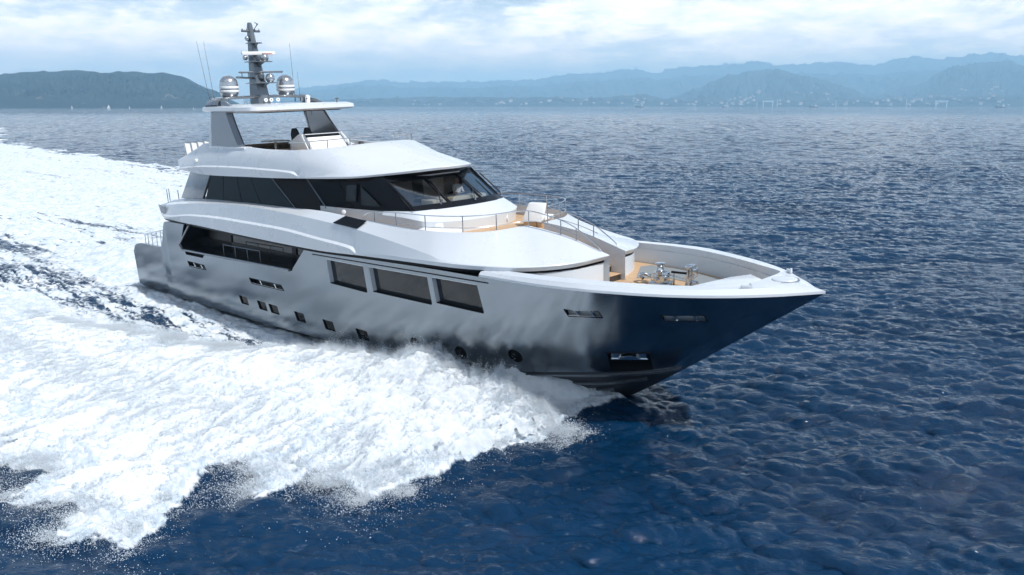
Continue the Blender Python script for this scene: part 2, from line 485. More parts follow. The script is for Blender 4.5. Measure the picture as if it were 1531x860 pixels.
class MB:
    """collects faces of one mesh"""
    def __init__(s):
        s.v = []; s.f = []; s.m = []
    def add(s, V, F, mi=0):
        b = len(s.v)
        s.v += [tuple(float(c) for c in p) for p in V]
        s.f += [tuple(int(i) + b for i in f) for f in F]
        s.m += [mi] * len(F)
        return s
    def grid(s, curves, mi=0, flip=False, closed=False):
        """skin between successive polylines of equal length"""
        C = [np.asarray(c, float) for c in curves]
        n = len(C[0]); V = np.concatenate(C); F = []
        rng = range(len(C) if closed else len(C) - 1)
        for a in rng:
            b = (a + 1) % len(C)
            for i in range(n - 1):
                q = (a * n + i, a * n + i + 1, b * n + i + 1, b * n + i)
                F.append(q[::-1] if flip else q)
        return s.add(V, F, mi)
    def box(s, c, d, rz=0.0, mi=0, bev=0.0, tilt=0.0):
        bm = bmesh.new()
        bmesh.ops.create_cube(bm, size=1)
        bmesh.ops.scale(bm, vec=d, verts=bm.verts)
        if bev:
            bmesh.ops.bevel(bm, geom=list(bm.edges), offset=bev, segments=2, affect='EDGES', profile=0.5)
        M = Matrix.Translation(c) @ Matrix.Rotation(rz, 4, 'Z') @ Matrix.Rotation(tilt, 4, 'Y')
        bmesh.ops.transform(bm, matrix=M, verts=bm.verts)
        s.bm(bm, mi)
        return s
    def bm(s, bm, mi=0):
        bm.verts.index_update()
        s.add([v.co[:] for v in bm.verts], [[v.index for v in f.verts] for f in bm.faces], mi)
        bm.free()
        return s
    def prism(s, poly, z0, z1, mi=0, bev=0.0):
        """polygon of (x, y) extruded in z"""
        bm = bmesh.new()
        f = bm.faces.new([bm.verts.new((p[0], p[1], z0)) for p in poly])
        r = bmesh.ops.extrude_face_region(bm, geom=[f])
        bmesh.ops.translate(bm, vec=(0, 0, z1 - z0), verts=[e for e in r['geom'] if isinstance(e, bmesh.types.BMVert)])
        bmesh.ops.recalc_face_normals(bm, faces=bm.faces)
        if bev: bmesh.ops.bevel(bm, geom=list(bm.edges), offset=bev, segments=2, affect='EDGES', profile=0.5)
        return s.bm(bm, mi)
    def slab(s, P, d, mi=0, bev=0.0):
        """3-D polygon P thickened by vector d"""
        bm = bmesh.new()
        f = bm.faces.new([bm.verts.new(p) for p in P])
        r = bmesh.ops.extrude_face_region(bm, geom=[f])
        bmesh.ops.translate(bm, vec=d, verts=[e for e in r['geom'] if isinstance(e, bmesh.types.BMVert)])
        bmesh.ops.recalc_face_normals(bm, faces=bm.faces)
        if bev: bmesh.ops.bevel(bm, geom=list(bm.edges), offset=bev, segments=2, affect='EDGES', profile=0.5)
        return s.bm(bm, mi)
    def tube(s, pts, r, n=8, mi=0, closed=False):
        P = [Vector(p) for p in pts]
        rr = r if hasattr(r, '__len__') else [r] * len(P)
        V = []; F = []
        up = None
        for i, p in enumerate(P):
            a = P[i - 1] if (i or closed) else p; b = P[(i + 1) % len(P)] if (i < len(P) - 1 or closed) else p
            t = (b - a).normalized()
            if up is None:
                up = Vector((0, 0, 1)) if abs(t.z) < 0.9 else Vector((1, 0, 0))
            x = t.cross(up).normalized(); y = x.cross(t).normalized(); up = y
            for k in range(n):
                an = 2 * math.pi * k / n
                V.append(p + (x * math.cos(an) + y * math.sin(an)) * rr[i])
        m = len(P)
        for i in range(m if closed else m - 1):
            i1 = (i + 1) % m
            for k in range(n):
                k1 = (k + 1) % n
                F.append((i * n + k, i * n + k1, i1 * n + k1, i1 * n + k))
        if not closed:
            F.append(tuple(range(n))[::-1]); F.append(tuple((m - 1) * n + k for k in range(n)))
        return s.add(V, F, mi)
    def lathe(s, prof, c=(0, 0, 0), n=20, axis='Z', mi=0, dirv=None):
        """profile of (radius, height) turned about an axis through c"""
        V = []; F = []
        if dirv is not None:
            q = Vector((0, 0, 1)).rotation_difference(Vector(dirv))
        for r, h in prof:
            for k in range(n):
                a = 2 * math.pi * k / n
                p = Vector((r * math.cos(a), r * math.sin(a), h))
                if axis == 'X': p = Vector((p.z, p.x, p.y))
                if axis == 'Y': p = Vector((p.x, p.z, p.y))
                if dirv is not None: p = q @ p
                V.append(p + Vector(c))
        for i in range(len(prof) - 1):
            for k in range(n):
                k1 = (k + 1) % n
                F.append((i * n + k, i * n + k1, (i + 1) * n + k1, (i + 1) * n + k))
        F.append(tuple(range(n))[::-1]); F.append(tuple((len(prof) - 1) * n + k for k in range(n)))
        return s.add(V, F, mi)
    def mirror(s):
        n = len(s.v)
        s.v += [(x, -y, z) for x, y, z in s.v]
        s.f += [tuple(i + n for i in f[::-1]) for f in s.f]
        s.m += list(s.m)
        return s
    def build(s, name, mats, parent=None, sharp=32, merge=0.0, recalc=False):
        me = bpy.data.meshes.new(name)
        me.from_pydata(s.v, [], s.f)
        for m in (mats if isinstance(mats, (list, tuple)) else [mats]):
            me.materials.append(m)
        me.polygons.foreach_set('material_index', s.m)
        me.polygons.foreach_set('use_smooth', [True] * len(s.f))
        if merge or recalc:
            bm = bmesh.new(); bm.from_mesh(me)
            if merge: bmesh.ops.remove_doubles(bm, verts=bm.verts, dist=merge)
            if recalc: bmesh.ops.recalc_face_normals(bm, faces=bm.faces)
            bm.to_mesh(me); bm.free()
        me.update()
        me.set_sharp_from_angle(angle=R(sharp))
        o = bpy.data.objects.new(name, me)
        COL.objects.link(o)
        o.parent = parent
        return o


# ------------------------------------------------------------------ yacht: materials
M_HULL = principled('silver grey hull paint', (0.235, 0.27, 0.305), 0.17, 1.0, 0.0, 0.03, 0.8)
M_BOTTOM = principled('dark bottom paint', (0.02, 0.025, 0.035), 0.35)
M_WHITE = principled('white gelcoat', (0.61, 0.645, 0.68), 0.28, 0.0, 0.3, 0.01, 0.7)
M_PEARL = principled('pearl silver paint', (0.66, 0.70, 0.74), 0.25, 0.15, 0.5, 0.02, 0.7)
M_GREY = principled('grey metallic paint', (0.22, 0.24, 0.265), 0.24, 0.6, 0.4, 0.05, 1.2)
M_LGREY = principled('light grey liner', (0.55, 0.55, 0.55), 0.45, 0.0, 0.0, 0.03, 1.5)
M_BLACK = principled('black satin trim', (0.010, 0.011, 0.014), 0.25, 0.0, 0.0, 0.1, spec=0.10)
M_RUBBER = principled('matt black rubber', (0.02, 0.02, 0.022), 0.6, 0.0, 0.0, 0.15, 8)
M_STEEL = principled('polished steel', (0.62, 0.63, 0.64), 0.16, 1.0, 0.0, 0.06, 6)
M_MAST = principled('mast grey paint', (0.17, 0.19, 0.21), 0.3, 0.5, 0.2, 0.08, 3)
M_DOME = principled('silver dome paint', (0.45, 0.47, 0.49), 0.22, 0.8, 0.3, 0.04, 3)
M_MAT = principled('grey deck mat', (0.22, 0.24, 0.25), 0.8, 0.0, 0.0, 0.15, 30, 0.3, 120)
M_CREAM = principled('cream leather', (0.62, 0.54, 0.40), 0.5, 0.0, 0.0, 0.06, 5, 0.1, 60)
M_CUSHION = principled('white cushion', (0.78, 0.78, 0.77), 0.8, 0.0, 0.0, 0.04, 6, 0.2, 90)
M_INSIDE = principled('grey cabin lining', (0.55, 0.57, 0.59), 0.6)
M_DARKIN = principled('dark cabin wood', (0.03, 0.026, 0.024), 0.35, 0.0, 0.2, 0.3, 4)


def teak_mat():
    m, t, out = new_mat('teak planking')
    ob = t.n('ShaderNodeTexCoord').outputs['Object']
    sp = t.n('ShaderNodeSeparateXYZ', {0: ob})
    y = t.math('MULTIPLY', sp.outputs['Y'], 1 / 0.07)
    fr = t.math('FRACT', y)
    seam = t.math('LESS_THAN', fr, 0.09)
    idn = t.n('ShaderNodeTexWhiteNoise', {'W': t.math('FLOOR', y)}, noise_dimensions='1D').outputs['Value']
    gr = t.noise(t.vmul(ob, (3.0, 60.0, 10.0)), 1.0, 4, 0.6)
    c = t.mix(t.math('ADD', t.math('MULTIPLY', idn, 0.5), t.math('MULTIPLY', gr, 0.5)), (0.46, 0.29, 0.16, 1), (0.62, 0.43, 0.26, 1))
    c = t.mix(seam, c, (0.05, 0.04, 0.035, 1))
    p = t.n('ShaderNodeBsdfPrincipled', {'Base Color': c, 'Roughness': 0.62})
    t.link(p.outputs[0], out.inputs[0])
    return m


def glass_mat(name, tint, dark, ior=1.6):
    """tinted pane: mirrors by Fresnel, lets part of the light straight through"""
    m, t, out = new_mat(name)
    bf = t.n('ShaderNodeNewGeometry').outputs['Backfacing']
    fr = t.n('ShaderNodeFresnel', {'IOR': t.math('SUBTRACT', ior, t.math('MULTIPLY', bf, ior - 1 / ior))}).outputs[0]
    gl = t.n('ShaderNodeBsdfGlossy', {'Color': (1, 1, 1, 1), 'Roughness': 0.01})
    tr = t.n('ShaderNodeBsdfTransparent', {'Color': tint + (1,)})
    df = t.n('ShaderNodeBsdfDiffuse', {'Color': (0.006, 0.007, 0.008, 1)})
    body = t.n('ShaderNodeMixShader', {0: dark, 1: tr.outputs[0], 2: df.outputs[0]})
    mx = t.n('ShaderNodeMixShader', {0: fr, 1: body.outputs[0], 2: gl.outputs[0]})
    t.link(mx.outputs[0], out.inputs[0])
    return m


M_TEAK = teak_mat()
M_GLASS = glass_mat('clear window glass', (0.92, 0.94, 0.95), 0.0, 2.3)
M_SMOKE = glass_mat('smoked window glass', (0.35, 0.38, 0.40), 0.35)
def black_glass(sp=0.14, col=(0.004, 0.005, 0.007, 1)):
    m, t, out = new_mat('black window glass')
    tcn = t.n('ShaderNodeTexCoord').outputs['Object']
    bn = t.n('ShaderNodeBump', {'Strength': 0.05, 'Distance': 0.02, 'Height': t.noise(tcn, 1.3, 2, 0.5)})
    p = t.n('ShaderNodeBsdfPrincipled', {'Base Color': col, 'Roughness': 0.02, 'Specular IOR Level': sp, 'Normal': bn.outputs[0]})
    t.link(p.outputs[0], out.inputs[0])
    return m
M_BGLASS = black_glass()
M_HGLASS = black_glass(0.36, (0.018, 0.022, 0.026, 1))

yacht = empty('yacht', ROOT_LOC, (HEEL, -TRIM, 0))
tag(yacht, 'large silver grey motor yacht with black windows speeding through white spray', 'yacht')
# ------------------------------------------------------------------ hull (ship frame: X forward from the transom, Y to port, Z up)
SHEER = [(0.0, 3.70, 2.20), (0.5, 3.76, 2.60), (1.3, 3.82, 2.76), (3.9, 3.9, 2.85), (4.25, 3.9, 3.4), (4.7, 3.9, 4.25), (7.5, 3.92, 4.31), (12, 3.93, 4.24), (17.6, 3.93, 4.17), (22.3, 3.93, 4.30), (26, 3.93, 4.38), (28.5, 3.92, 4.40), (30, 3.9, 4.42), (31, 3.84, 4.44), (32, 3.7, 4.46), (33, 3.40, 4.46), (34, 3.01, 4.46), (35, 2.52, 4.47), (36, 1.90, 4.49), (37, 1.0, 4.5), (37.5, .45, 4.51), (38, 0, 4.55)]
CHINE = [(-.35, 3.45, .25), (.2, 3.47, .22), (1.0, 3.5, .2), (3.5, 3.55, .2), (3.9, 3.55, .2), (4.3, 3.56, .2), (7, 3.6, .2), (11.3, 3.62, .2), (16.6, 3.6, .28), (21, 3.5, .45), (24.3, 3.42, .62), (26.6, 3.25, .78), (27.9, 3.1, .9), (28.8, 2.92, 1.0), (29.6, 2.7, 1.1), (30.4, 2.42, 1.2), (31.2, 2.1, 1.28), (32, 1.7, 1.36), (32.7, 1.2, 1.42), (33.25, .65, 1.46), (33.45, .33, 1.48), (33.67, 0, 1.5)]
KEEL = [(-.35, 0, -1.2), (.2, 0, -1.2), (1, 0, -1.25), (3.5, 0, -1.4), (3.9, 0, -1.4), (4.3, 0, -1.4), (7, 0, -1.5), (11, 0, -1.6), (16, 0, -1.65), (20, 0, -1.6), (23, 0, -1.5), (25, 0, -1.35), (26.2, 0, -1.25), (27.2, 0, -1.15), (28, 0, -1.05), (28.8, 0, -.95), (29.6, 0, -.8), (30.3, 0, -.55), (31.2, 0, -.12), (32.2, 0, .5), (32.9, 0, .98), (33.67, 0, 1.5)]
HU = np.linspace(0, len(SHEER) - 1, 8 * (len(SHEER) - 1) + 1)
SC, CC, KC = curve(SHEER, HU), curve(CHINE, HU), curve(KEEL, HU)
NV = 12
_p = np.where(HU > 12, 1.0 + 0.12 * np.clip((HU - 12) / 6, 0, 1), 1.0)[:, None]
_v = np.linspace(0, 1, NV + 1)[None]
TS = np.stack([CC[:, None, 0] + (SC[:, None, 0] - CC[:, None, 0]) * _v,
               CC[:, None, 1] + (SC[:, None, 1] - CC[:, None, 1]) * _v ** _p,
               CC[:, None, 2] + (SC[:, None, 2] - CC[:, None, 2]) * _v], -1)


def hull_b(X, Z):
    zs, bs = [], []
    for k in range(NV + 1):
        row = TS[:, k]; o = np.argsort(row[:, 0])
        zs.append(np.interp(X, row[o, 0], row[o, 2])); bs.append(np.interp(X, row[o, 0], row[o, 1]) if X <= row[:, 0].max() else 0.0)
    return float(np.interp(Z, zs, bs))


def on_hull(x, z, side=-1):
    return Vector((x, side * hull_b(x, z), z))


def hull_solid():
    n = len(HU)
    rows = []                                             # one closed ring per station, keel -> starboard -> port
    bot = [KC + (CC - KC) * t for t in (0, 0.33, 0.66)]
    star = [r * (1, -1, 1) for r in bot] + [TS[:, k] * (1, -1, 1) for k in range(NV + 1)]
    port = [TS[:, k] for k in range(NV, -1, -1)] + [bot[2], bot[1]]
    rows = star + port
    b = MB()
    m = len(rows)
    V = np.stack(rows, 1).reshape(-1, 3)
    F, mi = [], []
    for i in range(n - 1):
        for k in range(m):
            k1 = (k + 1) % m
            F.append((i * m + k, (i + 1) * m + k, (i + 1) * m + k1, i * m + k1))
            lo = (k < 3) or (k >= m - 3)
            mi.append(1 if lo else 0)
    F.append(tuple(range(m))); mi.append(0)
    b.add(V, F); b.m = mi
    return b


def hull_prism(corners, out=0.3, depth=0.25, side=-1):
    """cutter through the skin: corners (x, z) on the hull, pushed out and in along the skin's normal"""
    P = [on_hull(x, z, side) for x, z in corners]
    n = (P[2] - P[0]).cross(P[3] - P[1]).normalized()
    if n.y * side < 0: n = -n
    return P, n, [p + n * out for p in P], [p - n * depth for p in P]


def rounded(c, r, k=4):
    """round the corners of a polygon of (x, z)"""
    out = []
    m = len(c)
    for i in range(m):
        a, b, d = Vector(c[i - 1]), Vector(c[i]), Vector(c[(i + 1) % m])
        u = (a - b).normalized(); w_ = (d - b).normalized()
        for j in range(k + 1):
            t = j / k
            p0 = b + u * r; p1 = b + w_ * r
            q = p0.lerp(b, t).lerp(b.lerp(p1, t), t)
            out.append((q.x, q.y))
    return out


BIGWIN = [[(18.9, 3.97), (21.36, 3.98), (21.38, 2.88), (18.93, 2.95)], [(21.68, 4.0), (25.1, 4.05), (25.15, 2.97), (21.72, 2.98)], [(25.3, 4.07), (27.64, 4.10), (27.75, 3.05), (25.36, 3.09)]]
SQ = [[(x, 1.3 - .009 * (x - 11)), (x + .74, 1.29 - .009 * (x - 11)), (x + .84, .9 - .014 * (x - 11)), (x + .14, .9 - .014 * (x - 11))] for x in (11.19, 12.8, 13.78, 15.85, 17.95, 20.17)]
RND = [(23.81, 1.22, .27), (26.19, 1.30, .27), (28.69, 1.62, .27)]
SLOT = [[(6.5, 2.38), (8.18, 2.38), (8.31, 2.14), (6.62, 2.12)], [(12.46, 2.31), (15.14, 2.33), (15.31, 2.09), (12.62, 2.06)], [(31.18, 3.73), (32.31, 3.77), (32.36, 3.55), (31.26, 3.49)], [(34.04, 3.78), (35.16, 3.82), (35.14, 3.57), (34.1, 3.55)]]
TOPSLOT = [(6.35, 3.0), (8.55, 3.0), (8.2, 2.74), (6.45, 2.72)]
ANCHOR = [(31.95, 2.18), (33.15, 2.24), (32.87, 1.46), (31.75, 1.36)]

cut = MB()
panes = []                         # (name, points, material)
for side in (-1, 1):
    for c in BIGWIN:
        cc = rounded(c, 0.09)
        P, n, a, b = hull_prism(cc, 0.3, 0.22, side); cut.slab(b, n * 0.52)
        panes.append(('hull_window', [p - n * 0.205 for p in P], n, M_HGLASS, side, c))
    for c in SQ:
        P, n, a, b = hull_prism(rounded(c, 0.05, 2), 0.2, 0.09, side); cut.slab(b, n * 0.29)
        panes.append(('square_porthole', [p - n * 0.075 for p in P], n, M_BGLASS, side, c))
    for x, z, r in RND:
        cc = [(x + r * 1.02 * math.cos(t), z + r * 0.92 * math.sin(t)) for t in np.linspace(0, 2 * math.pi, 24, endpoint=False)]
        P, n, a, b = hull_prism(cc, 0.2, 0.08, side); cut.slab(b, n * 0.28)
        panes.append(('round_porthole', [p - n * 0.065 for p in P], n, M_BGLASS, side, cc))
    for c in SLOT:
        P, n, a, b = hull_prism(c, 0.2, 0.28, side); cut.slab(b, n * 0.48)
        panes.append(('mooring_port', P, n, None, side, c))
    P, n, a, b = hull_prism(TOPSLOT, 0.2, 0.2, side); cut.slab(b, n * 0.4)
    P, n, a, b = hull_prism(ANCHOR, 0.3, 0.42, side); cut.slab(b, n * 0.72)
    panes.append(('anchor', P, n, None, side, ANCHOR))
# side-deck opening, right through the saloon
poly = [(7.45, 5.2), (6.05, 3.22), (6.28, 2.92), (16.15, 3.10), (18.6, 5.2)]
cut2 = MB().slab([(x, -5, z) for x, z in poly], (0, 10, 0))
# foredeck well and cockpit aft
wl = [(27.0, 3.35), (30, 3.33), (31, 3.22), (32, 3.04), (33, 2.75), (34, 2.36), (35, 1.86), (35.98, 1.28), (36.05, .4)]
wb = [(x, max(0.05, min(y, hull_b(x, 3.82) - 0.14))) for x, y in wl]
top_ = [(x, -y, 6.0) for x, y in wl] + [(x, y, 6.0) for x, y in wl[::-1]]
mid_ = [(x, -y, 4.60) for x, y in wl] + [(x, y, 4.60) for x, y in wl[::-1]]
bot_ = [(x, -y, 3.82) for x, y in wb] + [(x, y, 3.82) for x, y in wb[::-1]]
cut3 = MB()
_n = len(top_)
cut3.add(bot_ + mid_ + top_, [(a * _n + i, a * _n + (i + 1) % _n, (a + 1) * _n + (i + 1) % _n, (a + 1) * _n + i) for a in (0, 1) for i in range(_n)] + [tuple(range(_n))[::-1], tuple(range(2 * _n, 3 * _n))])
cut4 = MB().prism([(-2, -3.55), (4.9, -3.7), (4.9, 3.7), (-2, 3.55)], 2.05, 6.0)

hb = hull_solid()
hull = hb.build('hull', [M_HULL, M_BOTTOM, M_WHITE], yacht, 40, 0.002, True)
cutters = []
for k, (c, mt) in enumerate(((cut, M_BLACK), (cut2, M_BLACK), (cut3, M_WHITE), (cut4, M_LGREY))):
    o = c.build('cutter', mt, None, 30, 0, True)
    cutters.append(o)
    mod = hull.modifiers.new('cut', 'BOOLEAN'); mod.operation = 'DIFFERENCE'; mod.solver = 'EXACT'; mod.object = o
    mod.material_mode = 'TRANSFER'
    o.parent = yacht
bpy.context.view_layer.update()
dg = bpy.context.evaluated_depsgraph_get()
me = bpy.data.meshes.new_from_object(hull.evaluated_get(dg), depsgraph=dg)
hull.modifiers.clear()
hull.data = me
for o in cutters:
    bpy.data.objects.remove(o)
me.polygons.foreach_set('use_smooth', [True] * len(me.polygons))
me.set_sharp_from_angle(angle=R(28))

for nm, P, n, mt, side, c in panes:
    if nm in ('hull_window', 'square_porthole', 'round_porthole'):
        b = MB(); b.slab([p for p in P], n * 0.012)
        b.build(nm, mt, hull, 30)
        if nm == 'hull_window':
            # pale reveal lining, seen on the after side of each recess
            P0 = [on_hull(x, z, side) for x, z in c]
            q = MB()
            aft_t, fwd_t, fwd_b, aft_b = P0
            e1 = (fwd_t - aft_t).normalized()
            q.slab([aft_t - n * .198 + e1 * .012, aft_b - n * .198 + e1 * .012, aft_b - n * .004 + e1 * .006, aft_t - n * .004 + e1 * .006], e1 * 0.02)
            e2 = (aft_b - aft_t).normalized()
            q.slab([aft_t - n * .198 + e2 * .012, fwd_t - n * .198 + e2 * .012, fwd_t - n * .004 + e2 * .006, aft_t - n * .004 + e2 * .006], e2 * 0.02)
            q.build('window_reveal', M_PEARL, hull, 30)
    elif nm == 'mooring_port':
        # liner plate, pale and shallow forward to mimic daylight from the deck, with rollers and bitts
        cx_ = [p - n * (0.13 if c[0][0] > 30 else 0.27) for p in P]
        q = MB(); q.slab(cx_, n * 0.01)
        a, b_, c_, d = P
        e = (b_ - a); L = e.length; e.normalize(); dn = (d - a); h = dn.length; dn.normalize()
        for t in (0.3, 0.75):
            base = a + e * L * t + dn * h * 0.95 - n * 0.07
            q.tube([base, base - dn * h * 0.75], 0.045, 8, 1)
            q.tube([base - dn * h * 0.7 - e * .07, base - dn * h * 0.7 + e * .07], 0.03, 8, 1)
        q.slab([d + dn * -.03 - n * .2, c_ + dn * -.03 - n * .2, c_ + dn * -.03 + n * .004, d + dn * -.03 + n * .004], dn * -.015, 1)
        for s_, t_ in ((a, b_), (b_, c_), (c_, d), (d, a)):
            q.tube([s_ + n * .004, t_ + n * .004], 0.014, 6, 2)
        q.build('mooring_port', [M_LGREY if c[0][0] > 30 else M_DARKIN, M_STEEL, M_BLACK], hull, 30)
    else:
        a, b_, c_, d = P
        e = (b_ - a).normalized(); dn = (d - a).normalized()
        ctr = (a + b_) * 0.5
        q = MB()
        # stowed stockless anchor: shank head, crown and two flukes lying against the plate
        q.slab([a + e * .12 + dn * .10 - n * .16, b_ - e * .12 + dn * .10 - n * .16, b_ - e * .14 + dn * .36 - n * .10, a + e * .10 + dn * .36 - n * .10], n * .05, 0)
        q.slab([ctr - e * .36 + dn * .34 - n * .08, ctr - e * .25 + dn * .17 - n * .06, ctr + dn * .11 - n * .04, ctr + e * .25 + dn * .17 - n * .06, ctr + e * .36 + dn * .34 - n * .08, ctr + dn * .26 - n * .04], n * .09, 0, .01)
        q.tube([a + e * .1 + dn * .38 - n * .05, b_ - e * .1 + dn * .38 - n * .05], .035, 8, 0)
        q.tube([a + n * .01 - e * .04, b_ + n * .01 + e * .04], .035, 8, 1)
        q.build('anchor', [M_STEEL, M_BLACK], hull, 30)

# spray rails along the forefoot
q = MB()
for off, x0, x1 in ((0.05, 25, 33.5), (0.30, 27, 32.9), (0.52, 28, 32.0), (0.74, 28.6, 31.3)):
    pts = []
    for i in range(len(HU)):
        if x0 <= CC[i, 0] <= x1:
            p = CC[i] + (KC[i] - CC[i]) * off
            pts.append(p)
    pts = np.array(pts)
    if len(pts) < 3: continue
    o1 = pts * (1, -1, 1) + np.array((0, -.005, .03)); o2 = pts * (1, -1, 1) + np.array((0.02, -.085, -.02)); o3 = pts * (1, -1, 1) + np.array((0, .01, -.10))
    q.grid([o1, o2, o3])
q.mirror().build('spray_rail', M_GREY, hull, 20, 0, False)

# flush light groove under the side deck, forward of the opening
for side in (-1, 1):
    q = MB()
    pts = [on_hull(x, 4.06 + 0.0165 * (x - 18), side) + Vector((0, side * .004, 0)) for x in np.linspace(18, 28.2, 40)]
    q.tube(pts, .022, 6)
    q.build('light_groove', M_BLACK, hull, 30)
# ------------------------------------------------------------------ bow rail cap, foredeck
def keyed(P, sub=8):
    return curve(P, np.linspace(0, len(P) - 1, sub * (len(P) - 1) + 1))


SB = np.array((1, -1, 1.0))
lowk = [(27.8, 3.935, 4.40), (30, 3.915, 4.42), (31, 3.855, 4.44), (32, 3.715, 4.46), (33, 3.415, 4.46), (34, 3.025, 4.46), (35, 2.535, 4.47), (36, 1.915, 4.49), (37, 1.015, 4.5), (37.5, .46, 4.51), (38.02, 0, 4.55)]
upk = [(27.8, 3.83, 4.56), (30, 3.80, 4.62), (31, 3.74, 4.65), (32, 3.58, 4.67), (33, 3.27, 4.67), (34, 2.86, 4.67), (35, 2.34, 4.68), (36, 1.62, 4.70), (36.75, .88, 4.71), (37.08, .40, 4.72), (37.22, 0, 4.73)]
ink = [(27.8, 3.36, 4.58), (30, 3.34, 4.64), (31, 3.23, 4.67), (32, 3.05, 4.69), (33, 2.76, 4.69), (34, 2.37, 4.69), (35, 1.87, 4.70), (35.97, 1.29, 4.71), (36.04, .9, 4.71), (36.06, .45, 4.72), (36.07, 0, 4.72)]
low, upc, inn = keyed(lowk), keyed(upk), keyed(ink)
nose = low.copy(); nose[:, 2] += .075; nose[:, 1] = np.maximum(nose[:, 1] - .012, 0)
b = MB()
b.grid([low * SB, nose * SB, upc * SB, inn * SB])
wallb = inn.copy(); wallb[:, 2] = 3.80
wallb[:, 1] = [max(0, min(p[1], hull_b(p[0], 3.82) - 0.13)) for p in inn]
b.grid([inn * SB, wallb * SB])
b.mirror()
b.build('bulwark_cap', [M_WHITE], yacht, 25, 0.003)

b = MB()
fdp = [(x, max(.05, y - .005)) for x, y in wb]
b.prism([(x, -y) for x, y in fdp] + [(x, y) for x, y in fdp[::-1]], 3.83, 3.87)
fd = b.build('foredeck', M_TEAK, yacht)
MB().prism([(30.75, .95), (29.75, 2.6), (29.9, 3.1), (31.2, 3.05), (33.2, 2.45), (34.3, 1.9), (33.6, 1.35), (31.75, 1.55)], 3.872, 3.885).build('deck_mat', M_MAT, fd)
MB().prism([(30.75, -.95), (29.75, -2.6), (29.9, -3.1), (31.2, -3.05), (33.2, -2.45), (34.3, -1.9), (33.6, -1.35), (31.75, -1.55)], 3.872, 3.885).build('deck_mat', M_MAT, fd)
MB().prism([(32.2, -.30), (34.6, -.30), (34.6, .55), (32.2, .55)], 3.872, 3.888).build('deck_mat', M_MAT, fd)
# triangular locker tucked against the starboard bow
MB().prism([(36.06, .2), (35.23, .82), (34.9, .06), (34.55, -2.05), (35.0, -1.80), (35.98, -1.2)], 4.25, 4.62, bev=.03).build('bow_locker', M_WHITE, yacht)
# oval hatch and fairlead on the stem platform
b = MB()
b.lathe([(.0, .0), (.36, 0), (.38, .02), (.36, .045), (.30, .055), (.0, .06)], (36.62, .28, 4.715), 28)
hat = b.build('stem_hatch', M_WHITE, yacht)
ring = [(36.62 + .46 * math.cos(a), .22 + .42 * math.sin(a), 4.74) for a in np.linspace(-1.3, 1.9, 20)]
MB().tube(ring, .022, 8).build('hatch_coaming', M_STEEL, hat)
for sx in (1, -1):
    b = MB()
    b.box((36.25, sx * 1.33, 4.76), (.34, .07, .10), rz=-sx * .72, bev=.02)
    b.box((36.34, sx * 1.26, 4.82), (.07, .06, .10), rz=-sx * .72, bev=.015)
    b.build('fairlead', M_WHITE, yacht)

# windlass: vertical capstan on a gear housing, chain wheel, brake wheel, hoop of chain pipe
def windlass(x, y):
    wl_ = empty('windlass', parent=yacht)
    z = 3.88
    b = MB(); b.box((x, y, z + .05), (.75, .6, .09), rz=.3, bev=.02); b.lathe([(.26, 0), (.26, .12), (.22, .16)], (x, y, z + .09), 18)
    b.build('windlass_base', M_STEEL, wl_)
    b = MB(); b.lathe([(.17, 0), (.21, .03), (.21, .06), (.12, .10), (.12, .14), (.21, .18), (.21, .22), (.14, .25)], (x, y, z + .25), 20); b.build('chain_wheel', M_STEEL, wl_)
    b = MB(); b.lathe([(.13, 0), (.115, .06), (.11, .12), (.14, .17), (.165, .19), (.165, .23), (.05, .24)], (x - .06, y + .02, z + .50), 20); b.build('capstan_drum', M_STEEL, wl_)
    b = MB(); b.box((x + .26, y - .12, z + .3), (.22, .26, .34), rz=.3, bev=.03); b.lathe([(.09, -.16), (.10, 0), (.09, .16)], (x + .3, y - .25, z + .3), 14, axis='Y'); b.build('gear_housing', M_STEEL, wl_)
    b = MB(); ring = [(x + .1 + .0 * math.cos(a), y - .40 + .0, z + .32) for a in (0,)]
    b.tube([(x - .05 + .14 * math.cos(a), y - .36, z + .30 + .14 * math.sin(a)) for a in np.linspace(0, 2 * math.pi, 19)[:-1]], .016, 6, closed=True)
    b.tube([(x - .19, y - .36, z + .30), (x + .09, y - .36, z + .30)], .012, 6); b.tube([(x - .05, y - .36, z + .16), (x - .05, y - .36, z + .44)], .012, 6)
    b.build('brake_wheel', M_STEEL, wl_)
    b = MB(); b.tube([(x - .55 + .24 * math.cos(a) * -1, y - .02 + .22 * math.sin(a) * -1, z + .16 + .1 * math.cos(a)) for a in np.linspace(-1.45, 1.45, 14)], .06, 10); b.build('chain_pipe', M_STEEL, wl_)
    # chain links to the stopper
    b = MB()
    for i in range(14):
        t = i / 13
        c = Vector((x + .3 + t * .75, y + .12 + .1 * t, z + .34 - .12 * t))
        b.box(c, (.085, .045 if i % 2 else .018, .018 if i % 2 else .045), rz=.12, bev=.008)
    b.build('anchor_chain', M_STEEL, wl_)
    b = MB(); b.box((x + 1.05, y + .25, z + .12), (.4, .22, .2), rz=.12, bev=.03); b.tube([(x + 1.0, y + .25, z + .2), (x + 1.2, y + .5, z + .42)], .02, 6); b.box((x + .62, y + .18, z + .45), (.62, .09, .07), rz=.14, mi=1, bev=.02); b.tube([(x + .4, y + .16, z), (x + .4, y + .16, z + .45)], .03, 8)
    b.build('chain_stopper', [M_STEEL, M_BLACK], wl_)


windlass(32.0, .62)
